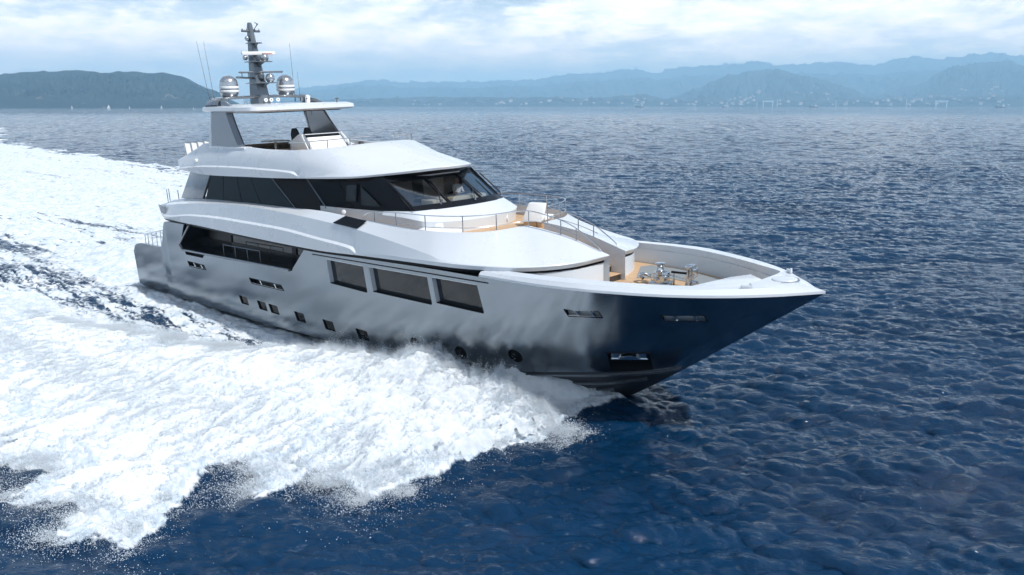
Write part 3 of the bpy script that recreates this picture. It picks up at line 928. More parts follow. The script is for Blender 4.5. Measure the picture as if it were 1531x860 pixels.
# mooring post with cross-roller
b = MB()
for dy in (-.12, .12):
    b.tube([(33.05, .75 + dy, 3.87), (33.05, .75 + dy, 4.62)], .055, 12)
b.tube([(33.05, .50, 4.28), (33.05, 1.0, 4.28)], .04, 10)
b.box((33.05, .75, 4.60), (.2, .42, .12), bev=.04)
b.box((33.2, .80, 4.45), (.18, .22, .26), bev=.05)
b.build('mooring_post', M_STEEL, yacht)
for x, y in ((34.25, .25), (34.6, .55)):
    b = MB(); b.tube([(x, y, 3.87), (x, y, 4.02)], .035, 8); b.tube([(x - .12, y + .05, 4.02), (x + .12, y - .05, 4.02)], .025, 8)
    b.build('deck_cleat', M_STEEL, yacht)
b = MB(); b.tube([(30.2, -2.4, 3.88), (30.2, -2.4, 4.2)], .035, 8)
b.build('deck_post', M_STEEL, yacht)
b = MB(); b.tube([(30.1 + .26 * t, -2.2 + .3 * t, 4.05 + .18 * math.sin(math.pi * (t + .5))) for t in np.linspace(-.5, .5, 9)], .02, 8)
b.build('grab_handle', M_STEEL, yacht)

# ------------------------------------------------------------------ deck moulding: the sculpted side and fore block
F0 = [(2.9, 3.15, 4.62), (4.4, 3.72, 4.38), (7.5, 3.93, 4.39), (12, 3.95, 4.32), (15.5, 3.95, 4.28), (18.2, 3.95, 4.27), (20.8, 3.95, 4.36), (21.1, 3.95, 4.375), (23, 3.95, 4.44), (25, 3.94, 4.50), (26.3, 3.90, 4.53), (28.2, 3.55, 4.58), (29.35, 2.85, 4.60), (30.08, 1.75, 4.63), (30.45, .45, 4.72)]
F1 = [(2.8, 3.22, 4.74), (5.0, 3.95, 4.56), (7.8, 4.02, 4.82), (11.2, 4.02, 4.92), (15.5, 4.02, 4.90), (18.25, 4.02, 4.76), (20.75, 4.03, 4.60), (21.12, 3.955, 4.43), (23, 3.96, 4.58), (25, 3.95, 4.64), (26.3, 3.93, 4.67), (28.25, 3.58, 4.72), (29.42, 2.87, 4.74), (30.16, 1.77, 4.77), (30.60, .45, 4.86)]
F1b = [(2.82, 3.20, 4.78), (5.05, 3.86, 4.63), (7.8, 3.90, 4.89), (11.2, 3.90, 5.00), (15.5, 3.90, 4.98), (18.25, 3.92, 4.84), (20.78, 3.90, 4.67), (21.15, 3.95, 4.45), (23, 3.95, 4.61), (25, 3.94, 4.66), (26.3, 3.925, 4.68), (28.25, 3.575, 4.73), (29.42, 2.865, 4.75), (30.16, 1.765, 4.78), (30.61, .45, 4.87)]
F2 = [(2.95, 3.18, 4.93), (5.2, 3.70, 5.15), (7.5, 3.78, 5.38), (12.5, 3.78, 5.65), (15.8, 3.78, 5.60), (18.3, 3.78, 5.50), (20.5, 3.79, 5.38), (21.0, 3.795, 5.34), (22.9, 3.82, 5.14), (25.1, 3.85, 4.87), (26.2, 3.88, 4.72), (28.2, 3.55, 4.755), (29.40, 2.85, 4.775), (30.15, 1.755, 4.81), (30.62, .45, 4.895)]
F3 = [(3.2, 3.0, 5.0), (5, 3.1, 5.36), (7.87, 3.15, 5.56), (13.3, 3.15, 5.68), (15.8, 3.15, 5.71), (18, 3.40, 5.80), (20.5, 3.40, 5.70), (21.0, 3.40, 5.68), (22.9, 3.40, 5.62), (24.6, 3.34, 5.58), (25.9, 2.9, 5.58), (26.55, 2.0, 5.56), (26.9, .45, 5.58), (28.5, .45, 5.42), (30.62, .45, 4.91)]
f0, f1, f1b, f2, f3 = [keyed(p) for p in (F0, F1, F1b, F2, F3)]
b = MB()
b.grid([f0 * SB, f1 * SB, f1b * SB])
b.grid([f1b * SB, f2 * SB])
b.grid([f2 * SB, f3 * SB])
# inner faces down to the side deck, the sunk cockpit and the centre steps
inner = f3.copy()
u3 = np.linspace(0, len(F3) - 1, len(f3))
inner[:, 2] = np.where(u3 < 4, f3[:, 2] - .05, np.where(u3 <= 12, 4.95, 3.80))
fi = f3.copy(); fi[:, 2] -= .004
b.grid([fi * SB, inner * SB])
# lower lip turning in under the side
lip = f0.copy(); lip[:, 1] = np.maximum(lip[:, 1] - .07, .45); lip[:, 2] += .02
lip[-24:, 0] -= .06
b.grid([lip * SB, f0 * SB])
# bow faces under the black band, down to the foredeck
wt_ = lip[88:].copy(); wt_[:, 2] -= .11
wb_ = wt_.copy(); wb_[:, 2] = 3.80
b.grid([wb_ * SB, wt_ * SB])
b.grid([np.array([wt_[-1], wt_[-1] - (.0, 0, 0)]) * SB, np.array([wb_[-1], wb_[-1]]) * SB])
# walkway cheeks below the top
b.mirror()
moulding = b.build('deck_moulding', [M_PEARL], yacht, 24, 0.0)
moulding.data.materials[0] = M_WHITE

b = MB()
st1 = lip.copy(); st2 = lip.copy(); st2[:, 2] -= .13; st1[:, 2] += .015
b.grid([st2 * SB, st1 * SB]); b.mirror()
b.build('black_band', M_BLACK, moulding, 30)

b = MB()                                              # aft end: closes the moulding across the stern
tip = np.array([F0[0], F1[0], F1b[0], F2[0], F3[0]])
b.grid([tip * SB, tip * (1, .5, 1) * SB - (.55, 0, 0), tip * (1, 0, 1) - (.75, 0, 0), tip * (1, .5, 1) - (.55, 0, 0), tip])
b.prism([(2.5, -3.0), (8, -3.6), (18.6, -3.6), (18.6, 3.6), (8, 3.6), (2.5, 3.0)], 4.42, 4.52)
b.build('upper_deck', M_WHITE, yacht, 30)
for sx in (-1, 1):                                    # louvred grille near the after tip, black hatch abreast the wheelhouse
    P = [Vector((3.4, sx * 3.52, 5.02)), Vector((4.9, sx * 3.80, 5.02)), Vector((4.75, sx * 3.86, 4.66)), Vector((4.0, sx * 3.70, 4.66))]
    q = MB()
    for k in range(7):
        t0, t1 = k / 7 + .02, (k + 1) / 7 - .03
        q.slab([P[0].lerp(P[1], t0), P[0].lerp(P[1], t1), P[3].lerp(P[2], t1), P[3].lerp(P[2], t0)], (0, sx * .02, 0))
    q.build('side_grille', M_GREY, moulding)
    P = [(19.95, 3.52, 5.735), (21.25, 3.50, 5.65), (21.0, 3.80, 5.375), (19.45, 3.80, 5.455)]
    q = MB(); q.slab([Vector((x, sx * y, z + .012)) for x, y, z in P], (0, sx * .012, .02))
    q.build('black_hatch', M_BLACK, moulding)

# teak: cockpit ahead of the wheelhouse, side decks, stair between the fore blocks
b = MB()
b.prism([(17.2, -3.45), (23.4, -3.45), (24.6, -3.36), (25.9, -2.95), (26.55, -2.05), (26.9, -.45), (26.95, .45), (26.55, 2.05), (25.9, 2.95), (24.6, 3.36), (23.4, 3.45), (17.2, 3.45)], 5.14, 5.2)
b.build('cockpit_sole', M_TEAK, yacht)
for k in range(5):
    z = 5.2 - (k + 1) * .222
    x0 = 26.9 + k * .42
    b = MB(); b.box((x0 + .9 if k < 4 else x0 + .9, 0, z - .12), (1.9, .89, .20), mi=1); b.box((x0 + .9, 0, z - .005), (1.94, .89, .03), mi=0, bev=.008)
    b.build('stair_step', [M_TEAK, M_DARKIN], yacht)

# ------------------------------------------------------------------ upper house
HB = [(7.75, 3.13, 5.5), (15.68, 3.05, 5.6)]
b = MB()
# wide glazed after part (black framing behind the panes), angled return, narrower wheelhouse part
prof = [((7.72, 3.10, 5.45), (8.25, 2.88, 6.92)), ((15.72, 3.02, 5.55), (13.48, 2.83, 6.98)), ((17.36, 2.60, 5.2), (15.95, 2.58, 7.02)), ((21.3, 2.56, 5.2), (19.6, 2.50, 7.12)), ((22.86, 2.44, 5.95), (21.02, 2.40, 7.22))]
lo_ = np.array([p[0] for p in prof]); hi_ = np.array([p[1] for p in prof])
for k in range(4):
    b.grid([lo_[k:k + 2] * SB, hi_[k:k + 2] * SB])
b.mirror()
b.grid([np.array([(7.72, -3.10, 5.45), (7.72, 3.10, 5.45)]), np.array([(8.25, -2.88, 6.92), (8.25, 2.88, 6.92)])])
b.prism([(8.2, -2.9), (13.5, -2.85), (16, -2.6), (21, -2.4), (21.55, -.8), (21.55, .8), (21, 2.4), (16, 2.6), (13.5, 2.85), (8.2, 2.9)], 7.12, 7.2)
house = b.build('upper_house', M_BLACK, yacht, 20)

def quad_on(a0, a1, b0, b1, s0, s1, t0, t1):
    """sub-quad of the bilinear patch bottom a0-a1, top b0-b1"""
    def P(s, t): return Vector(a0).lerp(Vector(a1), s).lerp(Vector(b0).lerp(Vector(b1), s), t)
    return [P(s0, t0), P(s1, t0), P(s1, t1), P(s0, t1)]


for sx in (-1, 1):
    a0, b0 = prof[0]; a1, b1 = prof[1]
    f = lambda p: (p[0], sx * p[1], p[2])
    for s0, s1 in ((.015, .215), (.225, .435), (.445, .655), (.665, .985)):
        q = MB(); P = quad_on(f(a0), f(a1), f(b0), f(b1), s0, s1, .05, .93)
        q.slab(P, (0, sx * .012, 0)); q.build('side_window', M_BGLASS, house)
    a0, b0 = prof[2]; a1, b1 = prof[3]
    q = MB(); q.slab(quad_on(f(a0), f(a1), f(b0), f(b1), .02, .60, .32, .95), (0, sx * .012, 0)); q.build('side_window', M_BGLASS, house)
    # wheelhouse side door with its light, and the triangular quarter light
    q = MB(); q.slab([(18.72, sx * 2.595, 6.12), (19.45, sx * 2.595, 6.16), (19.55, sx * 2.56, 6.90), (18.82, sx * 2.56, 6.86)], (0, sx * .02, 0)); dr = q.build('wheelhouse_door', M_BLACK, house)
    q = MB(); q.slab([(18.78, sx * 2.61, 6.17), (19.40, sx * 2.61, 6.21), (19.49, sx * 2.58, 6.85), (18.87, sx * 2.58, 6.82)], (0, sx * .012, 0)); q.build('door_window', M_BGLASS, dr) if False else q.build('quarter_light', M_SMOKE, house)
    q = MB(); q.slab([(19.78, sx * 2.58, 6.06), (21.02, sx * 2.56, 6.09), (19.81, sx * 2.55, 6.80)], (0, sx * .03, 0)); q.build('quarter_light', M_SMOKE, house)
    q = MB(); q.tube([(15.70, sx * 3.04, 5.62), (13.50, sx * 2.86, 6.95)], .022, 6); q.tube([(17.35, sx * 2.62, 5.75), (15.95, sx * 2.6, 6.98)], .03, 6)
    q.build('corner_trim', M_GREY, house)
    # grey after wing panel
    q = MB(); q.slab([(5.05, sx * 3.05, 5.40), (7.45, sx * 3.13, 5.48), (8.22, sx * 2.94, 6.85), (6.15, sx * 2.94, 6.82)], (0, -sx * .14, 0), bev=.02); q.build('wing_panel', M_GREY, house)
    # white lower band of the house beside the side deck
    q = MB()
    lo2 = [(16.9, 2.64, 5.2), (17.5, 2.66, 5.2), (21.3, 2.66, 5.2), (22.5, 2.60, 5.2)]
    hi2 = [(16.9, 2.62, 5.83), (17.5, 2.63, 5.84), (21.3, 2.60, 5.93), (22.86, 2.50, 6.03)]
    q.grid([keyed(lo2) * (1, sx, 1), keyed(hi2) * (1, sx, 1)], flip=sx > 0)
    q.build('house_base', M_WHITE, house)

# windscreen coaming: the white apron that slopes from the glass to the cockpit
CT = [(21.2, 2.60, 5.93), (22.2, 2.56, 6.0), (22.88, 2.42, 6.035), (23.25, 1.6, 6.06), (23.42, .85, 6.07), (23.46, 0, 6.07)]
CM = [(21.2, 2.70, 5.80), (22.4, 2.72, 5.80), (23.4, 2.60, 5.72), (24.05, 1.75, 5.66), (24.28, .9, 5.64), (24.34, 0, 5.63)]
CB = [(21.2, 2.70, 5.19), (22.4, 2.72, 5.19), (23.36, 2.58, 5.19), (24.0, 1.72, 5.19), (24.22, .9, 5.19), (24.28, 0, 5.19)]
ct, cm, cb = keyed(CT), keyed(CM), keyed(CB)
b = MB(); b.grid([cb * SB, cm * SB, ct * SB]); b.mirror()
b.build('windscreen_coaming', M_WHITE, house, 22, .002)
b = MB(); b.tube([(24.05 + .006, 1.72, 5.42), (24.10, 1.78, 5.42)], .13, 20); b.build('deck_speaker', M_CUSHION, house) if False else None

# wheelhouse glass: three raked panes on black framing
WB = [(22.62, -2.34, 6.12), (23.22, -.85, 6.19), (23.22, .85, 6.19), (22.62, 2.34, 6.12)]
WT = [(21.08, -2.34, 7.10), (21.66, -.85, 7.13), (21.66, .85, 7.13), (21.08, 2.34, 7.10)]
for k in range(3):
    a0, a1, b0, b1 = WB[k], WB[k + 1], WT[k], WT[k + 1]
    m_ = .03 if k == 1 else .045
    P = quad_on(a0, a1, b0, b1, m_, 1 - m_, .04, .93)
    n = (P[1] - P[0]).cross(P[3] - P[0]).normalized()
    q = MB(); q.slab(P, n * -.015); q.build('windscreen_pane', M_GLASS, house)
    for s0, s1, t0, t1 in ((0, 1, -.12, .05), (0, 1, .93, 1.06), (0, m_ + .01, .04, .94), (1 - m_ - .01, 1, .04, .94)):
        q = MB(); P = quad_on(a0, a1, b0, b1, s0, s1, t0, t1); q.slab([p + n * .012 for p in P], n * -.05)
        q.build('windscreen_frame', M_BLACK, house)
q = MB()                                              # foot of the screen and the drip visor under the brow
foot = [(22.88, -2.42, 6.03), (23.28, -1.6, 6.05), (23.44, -.85, 6.06), (23.48, 0, 6.06), (23.44, .85, 6.06), (23.28, 1.6, 6.05), (22.88, 2.42, 6.03)]
foot2 = [(22.60, -2.36, 6.16), (22.94, -1.6, 6.20), (23.20, -.85, 6.215), (23.24, 0, 6.22), (23.20, .85, 6.215), (22.94, 1.6, 6.20), (22.60, 2.36, 6.16)]
q.grid([keyed(foot), keyed(foot2)])
q.build('windscreen_sill', M_BLACK, house)
# wipers
def wiper(p0, p1, p2):
    a, c, d = Vector(p0), Vector(p1), Vector(p2)
    q = MB(); q.tube([a, (c + d) / 2], .016, 6, 0); q.lathe([(.05, 0), (.05, .08), (.03, .1)], a - Vector((0, 0, .05)), 10, mi=1); q.tube([c, d], .026, 6, 0)
    q.build('wiper', [M_RUBBER, M_STEEL], house)
wiper((23.05, -1.25, 6.22), (21.95, -.78, 7.02), (23.0, -.90, 6.34))
wiper((23.32, .35, 6.25), (22.0, .90, 6.98), (23.12, .92, 6.32))
wiper((22.95, 2.25, 6.2), (21.55, 2.38, 7.0), (22.7, 2.40, 6.28))

# inside the wheelhouse
q = MB(); q.prism([(17.4, -2.45), (21.2, -2.4), (22.6, -2.2), (23.1, -.8), (23.1, .8), (22.6, 2.2), (21.2, 2.4), (17.4, 2.45)], 5.0, 5.06); q.build('wheelhouse_floor', M_DARKIN, house)
q = MB(); q.box((19.1, 0, 6.1), (.08, 4.9, 2.1)); q.build('cabin_bulkhead', M_WHITE, house)
q = MB(); q.prism([(17.5, -2.4), (21.0, -2.3), (21.6, -.8), (21.6, .8), (21.0, 2.3), (17.5, 2.4)], 7.06, 7.11); q.build('cabin_ceiling', M_LGREY, house)
q = MB()
q.slab([(22.0, -1.15, 6.12), (22.95, -.95, 6.12), (22.95, -.95, 6.24), (22.55, -.98, 6.36), (22.0, -1.15, 6.36)], (0, .0, 0)) if False else None
q.box((22.3, -.85, 6.13), (.75, .9, .34), bev=.05); q.box((22.25, .75, 6.14), (.75, 1.9, .30), bev=.05)
q.build('dashboard', M_CREAM, house)
q = MB(); q.box((22.05, .75, 6.31), (.5, 1.75, .04), bev=.01); q.box((22.05, -.85, 6.32), (.45, .75, .04), bev=.01); q.build('dash_top', M_GREY, house)
q = MB(); q.box((20.0, -1.2, 5.75), (.7, 1.2, .9), bev=.06); q.box((19.6, -1.2, 6.2), (.2, 1.2, .7), bev=.06); q.build('cabin_seat', M_INSIDE, house)
q = MB(); q.box((19.9, .3, 6.45), (.12, .55, .75), bev=.05, tilt=-.12); q.box((20.2, .3, 5.95), (.6, .55, .14), bev=.05); q.tube([(20.15, .3, 5.06), (20.15, .3, 5.9)], .08, 10); q.build('cabin_seat', M_RUBBER, house)

# main-deck saloon seen through the opening in the side
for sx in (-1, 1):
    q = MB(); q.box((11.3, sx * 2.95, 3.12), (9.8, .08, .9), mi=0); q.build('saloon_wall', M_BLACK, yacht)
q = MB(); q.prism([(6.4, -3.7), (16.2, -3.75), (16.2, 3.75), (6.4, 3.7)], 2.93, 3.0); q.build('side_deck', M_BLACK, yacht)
for sx in (-1, 1):
    for x0, x1 in ((9.6, 15.0), (15.3, 16.6)):
        q = MB(); q.slab([(x0, sx * 2.92, 3.57), (x1, sx * 2.92, 3.57), (x1 + .02, sx * 2.9, 4.33), (x0, sx * 2.9, 4.33)], (0, sx * .02, 0)); q.build('saloon_window', M_HGLASS, yacht)
    for xc, xl in ((15.15, .32), (8.6, 2.2)):
        q = MB(); q.box((xc, sx * 2.93, 3.7), (xl, .12, 1.4)); q.build('saloon_pillar', M_BLACK, yacht)
    # coaming rail along the bottom of the opening
    q = MB(); q.tube([(6.30, sx * 3.88, 2.96), (16.1, sx * 3.90, 3.14)], .06, 8); q.tube([(6.30, sx * 3.88, 2.96), (6.06, sx * 3.9, 3.22), (7.35, sx * 3.93, 4.28)], .05, 8); q.build('opening_coaming', M_GREY, yacht)
    q = MB(); q.tube([(9.9, sx * 3.55, 3.55), (13.2, sx * 3.55, 3.6)], .02, 6)
    for x in (9.9, 11.0, 12.1, 13.2): q.tube([(x, sx * 3.55, 3.0), (x, sx * 3.55, 3.58)], .018, 6)
    q.build('side_deck_rail', M_GREY, yacht)
# ------------------------------------------------------------------ flybridge moulding
G0 = [(5.6, 3.12, 6.86), (8.5, 3.2, 6.77), (12, 3.2, 6.86), (13.9, 3.2, 6.91), (15.9, 3.18, 6.99), (16.35, 3.17, 7.01), (17.6, 3.12, 7.06), (19.6, 2.92, 7.16), (20.9, 2.42, 7.27), (21.95, 1.45, 7.38), (22.62, .6, 7.46), (22.78, 0, 7.47)]
G1 = [(5.55, 3.22, 6.95), (8.0, 3.34, 7.15), (11.5, 3.34, 7.25), (14.1, 3.34, 7.26), (15.87, 3.32, 7.23), (16.4, 3.175, 7.06), (17.4, 3.17, 7.14), (19.6, 2.95, 7.23), (20.93, 2.44, 7.35), (21.98, 1.46, 7.47), (22.66, .6, 7.55), (22.82, 0, 7.56)]
G1b = [(5.5, 3.16, 7.0), (8.0, 3.20, 7.21), (11.5, 3.20, 7.31), (14.1, 3.20, 7.32), (15.9, 3.19, 7.29), (16.42, 3.17, 7.08), (17.4, 3.14, 7.17), (19.6, 2.93, 7.25), (20.92, 2.42, 7.37), (21.97, 1.45, 7.49), (22.65, .59, 7.57), (22.81, 0, 7.58)]
G2 = [(5.15, 3.05, 7.36), (8.8, 3.15, 7.62), (11.9, 3.15, 7.70), (13.9, 3.15, 7.65), (16.3, 3.15, 7.52), (16.9, 3.14, 7.48), (18.1, 3.05, 7.41), (19.4, 2.85, 7.32), (20.8, 2.36, 7.42), (21.85, 1.42, 7.55), (22.5, .56, 7.63), (22.66, 0, 7.64)]
G3 = [(5.6, 2.98, 7.50), (8.8, 3.08, 7.84), (11.9, 3.06, 7.95), (13.9, 3.05, 7.95), (15.7, 3.02, 7.90), (16.3, 2.99, 7.885), (17.3, 2.86, 7.86), (18.3, 2.55, 7.92), (18.75, 1.85, 8.02), (19.5, 1.0, 8.10), (19.95, .4, 8.14), (20.05, 0, 8.15)]
GR = [(6.9, 2.88, 7.95), (8.2, 2.9, 8.26), (11.9, 2.9, 8.17), (13.6, 2.9, 8.12), (15.4, 2.88, 8.14), (15.9, 2.84, 8.16), (16.5, 2.74, 8.19), (17.35, 2.38, 8.26), (18.05, 1.75, 8.34), (18.7, .95, 8.42), (19.0, .42, 8.45), (19.1, 0, 8.46)]
g0, g1, g1b, g2, g3, gr = [keyed(p) for p in (G0, G1, G1b, G2, G3, GR)]
def inset(c, d, dz=0):
    """move a half-plan curve inboard by d"""
    t = np.gradient(c[:, :2], axis=0); t /= np.linalg.norm(t, axis=1)[:, None] + 1e-9
    o = c.copy(); o[:, 0] -= -t[:, 1] * -d if False else 0
    n = np.stack([t[:, 1], -t[:, 0]], -1)                 # points inboard for a curve running forward on the b > 0 side
    o[:, :2] = c[:, :2] + n * d
    o[:, 1] = np.maximum(o[:, 1], 0); o[:, 2] += dz
    return o
gi = inset(gr, .12); gj = inset(gr, .13, 0); gj[:, 2] = 7.56
sof = inset(g0, .75, .03)
b = MB()
b.grid([sof * SB, g0 * SB, g1 * SB, g1b * SB]); b.grid([g1b * SB, g2 * SB]); b.grid([g2 * SB, g3 * SB, gr * SB]); b.grid([gr * SB, gi * SB, gj * SB])
b.mirror()
# stern face
end = np.array([G0[0], G1[0], G1b[0], G2[0], G3[0], GR[0]])
b.grid([end * SB, end * (1, .5, 1) * SB - (.35, 0, 0), end * (1, 0, 1) - (.45, 0, 0), end * (1, .5, 1) - (.35, 0, 0), end])
fly = b.build('flybridge_moulding', [M_WHITE], yacht, 33, .002)
b = MB(); b.prism([(5.5, -2.9), (8, -2.95), (15.4, -2.8), (17.3, -2.3), (18.6, -.9), (19, 0), (18.6, .9), (17.3, 2.3), (15.4, 2.8), (8, 2.95), (5.5, 2.9)], 7.52, 7.58); b.build('fly_deck', M_TEAK, yacht)
b = MB(); b.prism([(5.9, -2.8), (16, -2.6), (20.5, -2.2), (22, -.8), (22, .8), (20.5, 2.2), (16, 2.6), (5.9, 2.8)], 7.2, 7.3); b.build('fly_soffit', M_LGREY, yacht)
b = MB()                                              # black drip visor under the brow
v1 = inset(g0, .05, -.01)[48:]; v2 = inset(g0, .30, -.16)[48:]; v0 = inset(g0, .05, .05)[48:]
b.grid([v2 * SB, v1 * SB, v0 * SB]); b.mirror(); b.build('brow_visor', M_BLACK, yacht, 30, .002)
for sx in (-1, 1):                                    # small navigation light on the grey side
    b = MB(); b.box((7.35, sx * 3.17, 7.42), (.25, .16, .16), bev=.05); b.build('navigation_light', M_CUSHION, fly)

# hardtop on two raked legs
HT = [(7.15, 2.2), (7.45, 2.62), (7.9, 2.80), (9.5, 2.92), (11.4, 2.96), (12.25, 2.90), (12.55, 2.62), (12.7, 1.6), (12.74, .6), (12.74, 0)]
def ring(P, z, d=0.0, aft=0.0):
    c = np.array([(x, y, z) for x, y in P])
    c = curve(c, np.linspace(0, len(c) - 1, 6 * (len(c) - 1) + 1))
    return inset(c, d)
r1, r2, r3, r4, r5 = ring(HT, 9.70, .55), ring(HT, 9.735, .12), ring(HT, 9.80, 0), ring(HT, 9.95, .04), ring(HT, 10.03, .35)
r1c = r1 * (1, 0, 1); r5c = r5 * (1, 0, 1); r5c[:, 2] += .02
b = MB(); b.grid([r1c * SB, r1 * SB, r2 * SB, r3 * SB, r4 * SB, r5 * SB, r5c * SB]); b.mirror()
aftc = np.array([r1[0], r2[0], r3[0], r4[0], r5[0]])
b.grid([aftc * SB, aftc])
hard = b.build('hardtop', [M_WHITE], yacht, 40, .003)
b = MB(); b.prism([(8.6, -2.2), (12.1, -2.2), (12.1, 2.2), (8.6, 2.2)], 9.665, 9.705); b.build('hardtop_lining', M_BLACK, hard)
b = MB(); b.tube([(12.35, .15 + .22 * math.sin(a), 9.72 - .14 * (1 - math.cos(a)) if True else 0) for a in np.linspace(-2.2, 2.2, 14)], .012, 6); b.build('cable_loop', M_BLACK, hard)
for sx in (-1, 1):
    lg = MB()
    # outer face and inner face of the leg, blending out to the coaming at its foot
    T = [(8.55, 2.78, 9.74), (10.15, 2.72, 9.74)]; Bm = [(8.75, 3.02, 8.16), (11.45, 2.96, 8.16)]
    no = 10
    outer = []
    for k in range(no + 1):
        t = k / no
        xa = T[0][0] + (Bm[0][0] - T[0][0]) * t - .22 * math.sin(math.pi * t) * 0.4
        xf = T[1][0] + (Bm[1][0] - T[1][0]) * t ** 1.12
        y = T[0][1] + (Bm[0][1] - T[0][1]) * t
        z = T[0][2] + (Bm[0][2] - T[0][2]) * t
        outer.append([(xa, sx * (y - .06), z), (xa + .12, sx * y, z), (xf - .22, sx * (y - .02), z), (xf, sx * (y - .20), z), (xf - .05, sx * (y - .30), z), (xa + .1, sx * (y - .30), z), (xa, sx * (y - .06), z)])
    lg.grid([np.array(o) for o in outer], flip=sx > 0)
    lg.build('hardtop_leg', M_GREY, yacht, 22)
    ft = MB(); ft.slab([(8.3, sx * 3.0, 8.08), (11.9, sx * 3.0, 8.08), (12.35, sx * 2.95, 7.95), (8.2, sx * 3.02, 7.9)], (0, -sx * .42, 0), bev=.02); ft.box((10.1, sx * 2.8, 8.12), (3.3, .44, .10), bev=.03); ft.build('leg_foot', M_WHITE, yacht)
    edge = MB(); edge.slab([(8.42, sx * 2.72, 9.74), (8.56, sx * 2.74, 9.74), (8.70, sx * 2.96, 8.3), (8.78, sx * 3.0, 8.12), (8.35, sx * 3.0, 8.12), (8.5, sx * 2.94, 8.5), (8.52, sx * 2.84, 9.1)], (0, -sx * .28, 0)); edge.build('leg_edge', M_WHITE, yacht)

# radar arch above the hardtop
b = MB()
AP = [(8.55, -2.72, 10.0), (8.6, -2.62, 10.2), (8.6, -2.3, 10.34), (8.5, -1.2, 10.38), (8.45, 0, 10.40), (8.5, 1.2, 10.38), (8.6, 2.3, 10.34), (8.6, 2.62, 10.2), (8.6, 2.72, 10.0)]
ap = keyed(AP, 5)
wd = np.interp(np.linspace(0, 1, len(ap)), [0, .15, .5, .85, 1], [.62, .52, .46, .52, .62])
cs = []
for s_, z_ in ((-1, 0), (-.8, .06), (.8, .06), (1, 0), (.8, -.07), (-.8, -.07), (-1, 0)):
    q = ap.copy(); q[:, 0] += s_ * wd; q[:, 2] += z_; cs.append(q)
b.grid(cs); arch = b.build('radar_arch', M_GREY, yacht, 30)
for sx in (-1, 1):
    q = MB(); q.slab([(8.9, sx * 2.66, 9.98), (10.3, sx * 2.66, 9.98), (9.5, sx * 2.56, 10.24), (8.9, sx * 2.5, 10.32)], (0, -sx * .16, 0), bev=.02); q.build('arch_brace', M_GREY, arch)
for sx in (-1, 1):
    d = empty('satellite_dome', parent=yacht)
    prof = [(.30, 0), (.36, .02), (.41, .10), (.44, .22), (.455, .34), (.455, .5), (.44, .62)] + [(.44 * math.cos(a), .62 + .40 * math.sin(a)) for a in np.linspace(.15, 1.5, 9)]
    MB().lathe(prof, (8.35, sx * 1.58, 10.42), 28).build('dome_shell', M_DOME, d)
    for h in (.21, .39):
        MB().lathe([(.444 + .02 * h, h), (.458, h + .015), (.462, h + .09), (.455, h + .11)], (8.35, sx * 1.58, 10.42), 28).build('dome_stripe', M_CUSHION, d)
    MB().lathe([(.22, -.06), (.2, 0), (.3, .02)], (8.35, sx * 1.58, 10.41), 16).build('dome_foot', M_GREY, d)

# mast with radars, cameras and lights
mast = empty('mast', parent=yacht)
def mx(z): return 8.55 - .115 * (z - 10.0)
b = MB()
secs = []
for z, w_, l_ in ((9.95, .33, .50), (10.5, .31, .44), (11.4, .25, .34), (12.3, .19, .26), (13.2, .13, .18), (13.75, .10, .13), (13.95, .07, .09)):
    x = mx(z)
    secs.append([(x - l_, -w_, z), (x + l_ * .7, -w_, z), (x + l_, -w_ * .5, z), (x + l_, w_ * .5, z), (x + l_ * .7, w_, z), (x - l_, w_, z), (x - l_, -w_, z)])
b.grid([np.array(s) for s in secs])
b.prism([(p[0], p[1]) for p in secs[-1][:-1]], 13.94, 13.96)
b.build('mast_column', M_MAST, mast, 20)
b = MB(); b.box((mx(9.9) - .05, 0, 9.98), (1.7, 1.1, .12), bev=.05); b.build('mast_foot', M_MAST, mast)
def wedge(z, x0, x1, w_, name='mast_platform'):
    x = mx(z)
    q = MB(); q.slab([(x - x0, -w_ * .6, z), (x + x1 * .7, -w_, z), (x + x1, -w_ * .4, z), (x + x1, w_ * .4, z), (x + x1 * .7, w_, z), (x - x0, w_ * .6, z)], (0, 0, .05), bev=.012)
    q.slab([(x + .1, -.05, z), (x + x1 * .8, -.05, z), (x + .1, -.05, z - .38)], (0, .1, 0))
    q.slab([(x, -.05, z), (x, w_ * .8, z), (x, -.05, z - .3)], (.08, 0, 0))
    q.build(name, M_MAST, mast)
wedge(11.02, .5, .95, .72); wedge(12.05, .4, .85, .62); wedge(12.95, .3, .5, .35); wedge(11.55, .42, .42, .42)
b = MB(); b.tube([(mx(13.55), -.5, 13.55), (mx(13.55), .5, 13.55)], .055, 8)
for y in (-.45, -.2, .22, .45): b.lathe([(.035, 0), (.045, .05), (.02, .1)], (mx(13.55), y, 13.58), 8)
b.build('mast_spreader', M_MAST, mast)
b = MB(); b.tube([(mx(11.2), -.2, 11.28), (mx(11.2) - .05, -1.15, 11.34)], .05, 8); b.tube([(mx(11.2), -.85, 11.32), (mx(11.2), -.85, 11.5)], .02, 6); b.tube([(mx(11.2), -.5, 11.32), (mx(11.2), -.5, 11.5)], .02, 6)
for y in (-.85, -.5): b.lathe([(.02, 0), (.06, .06), (.055, .08)], (mx(11.2), y, 11.5), 8)
b.build('mast_spreader', M_MAST, mast)
def scanner(z, L, mat, xo, yaw, w_=.13, h=.09):
    r_ = empty('radar_scanner', parent=mast) if False else None
    q = MB(); q.lathe([(.16, -.26), (.17, -.1), (.10, -.04), (.08, 0)], (mx(z) + xo, 0, z), 14); q.build('scanner_motor', M_MAST, mast)
    q = MB(); q.box((mx(z) + xo, 0, z + .05), (w_, L, h), rz=yaw, bev=.03)
    return q.build('radar_scanner', mat, mast)
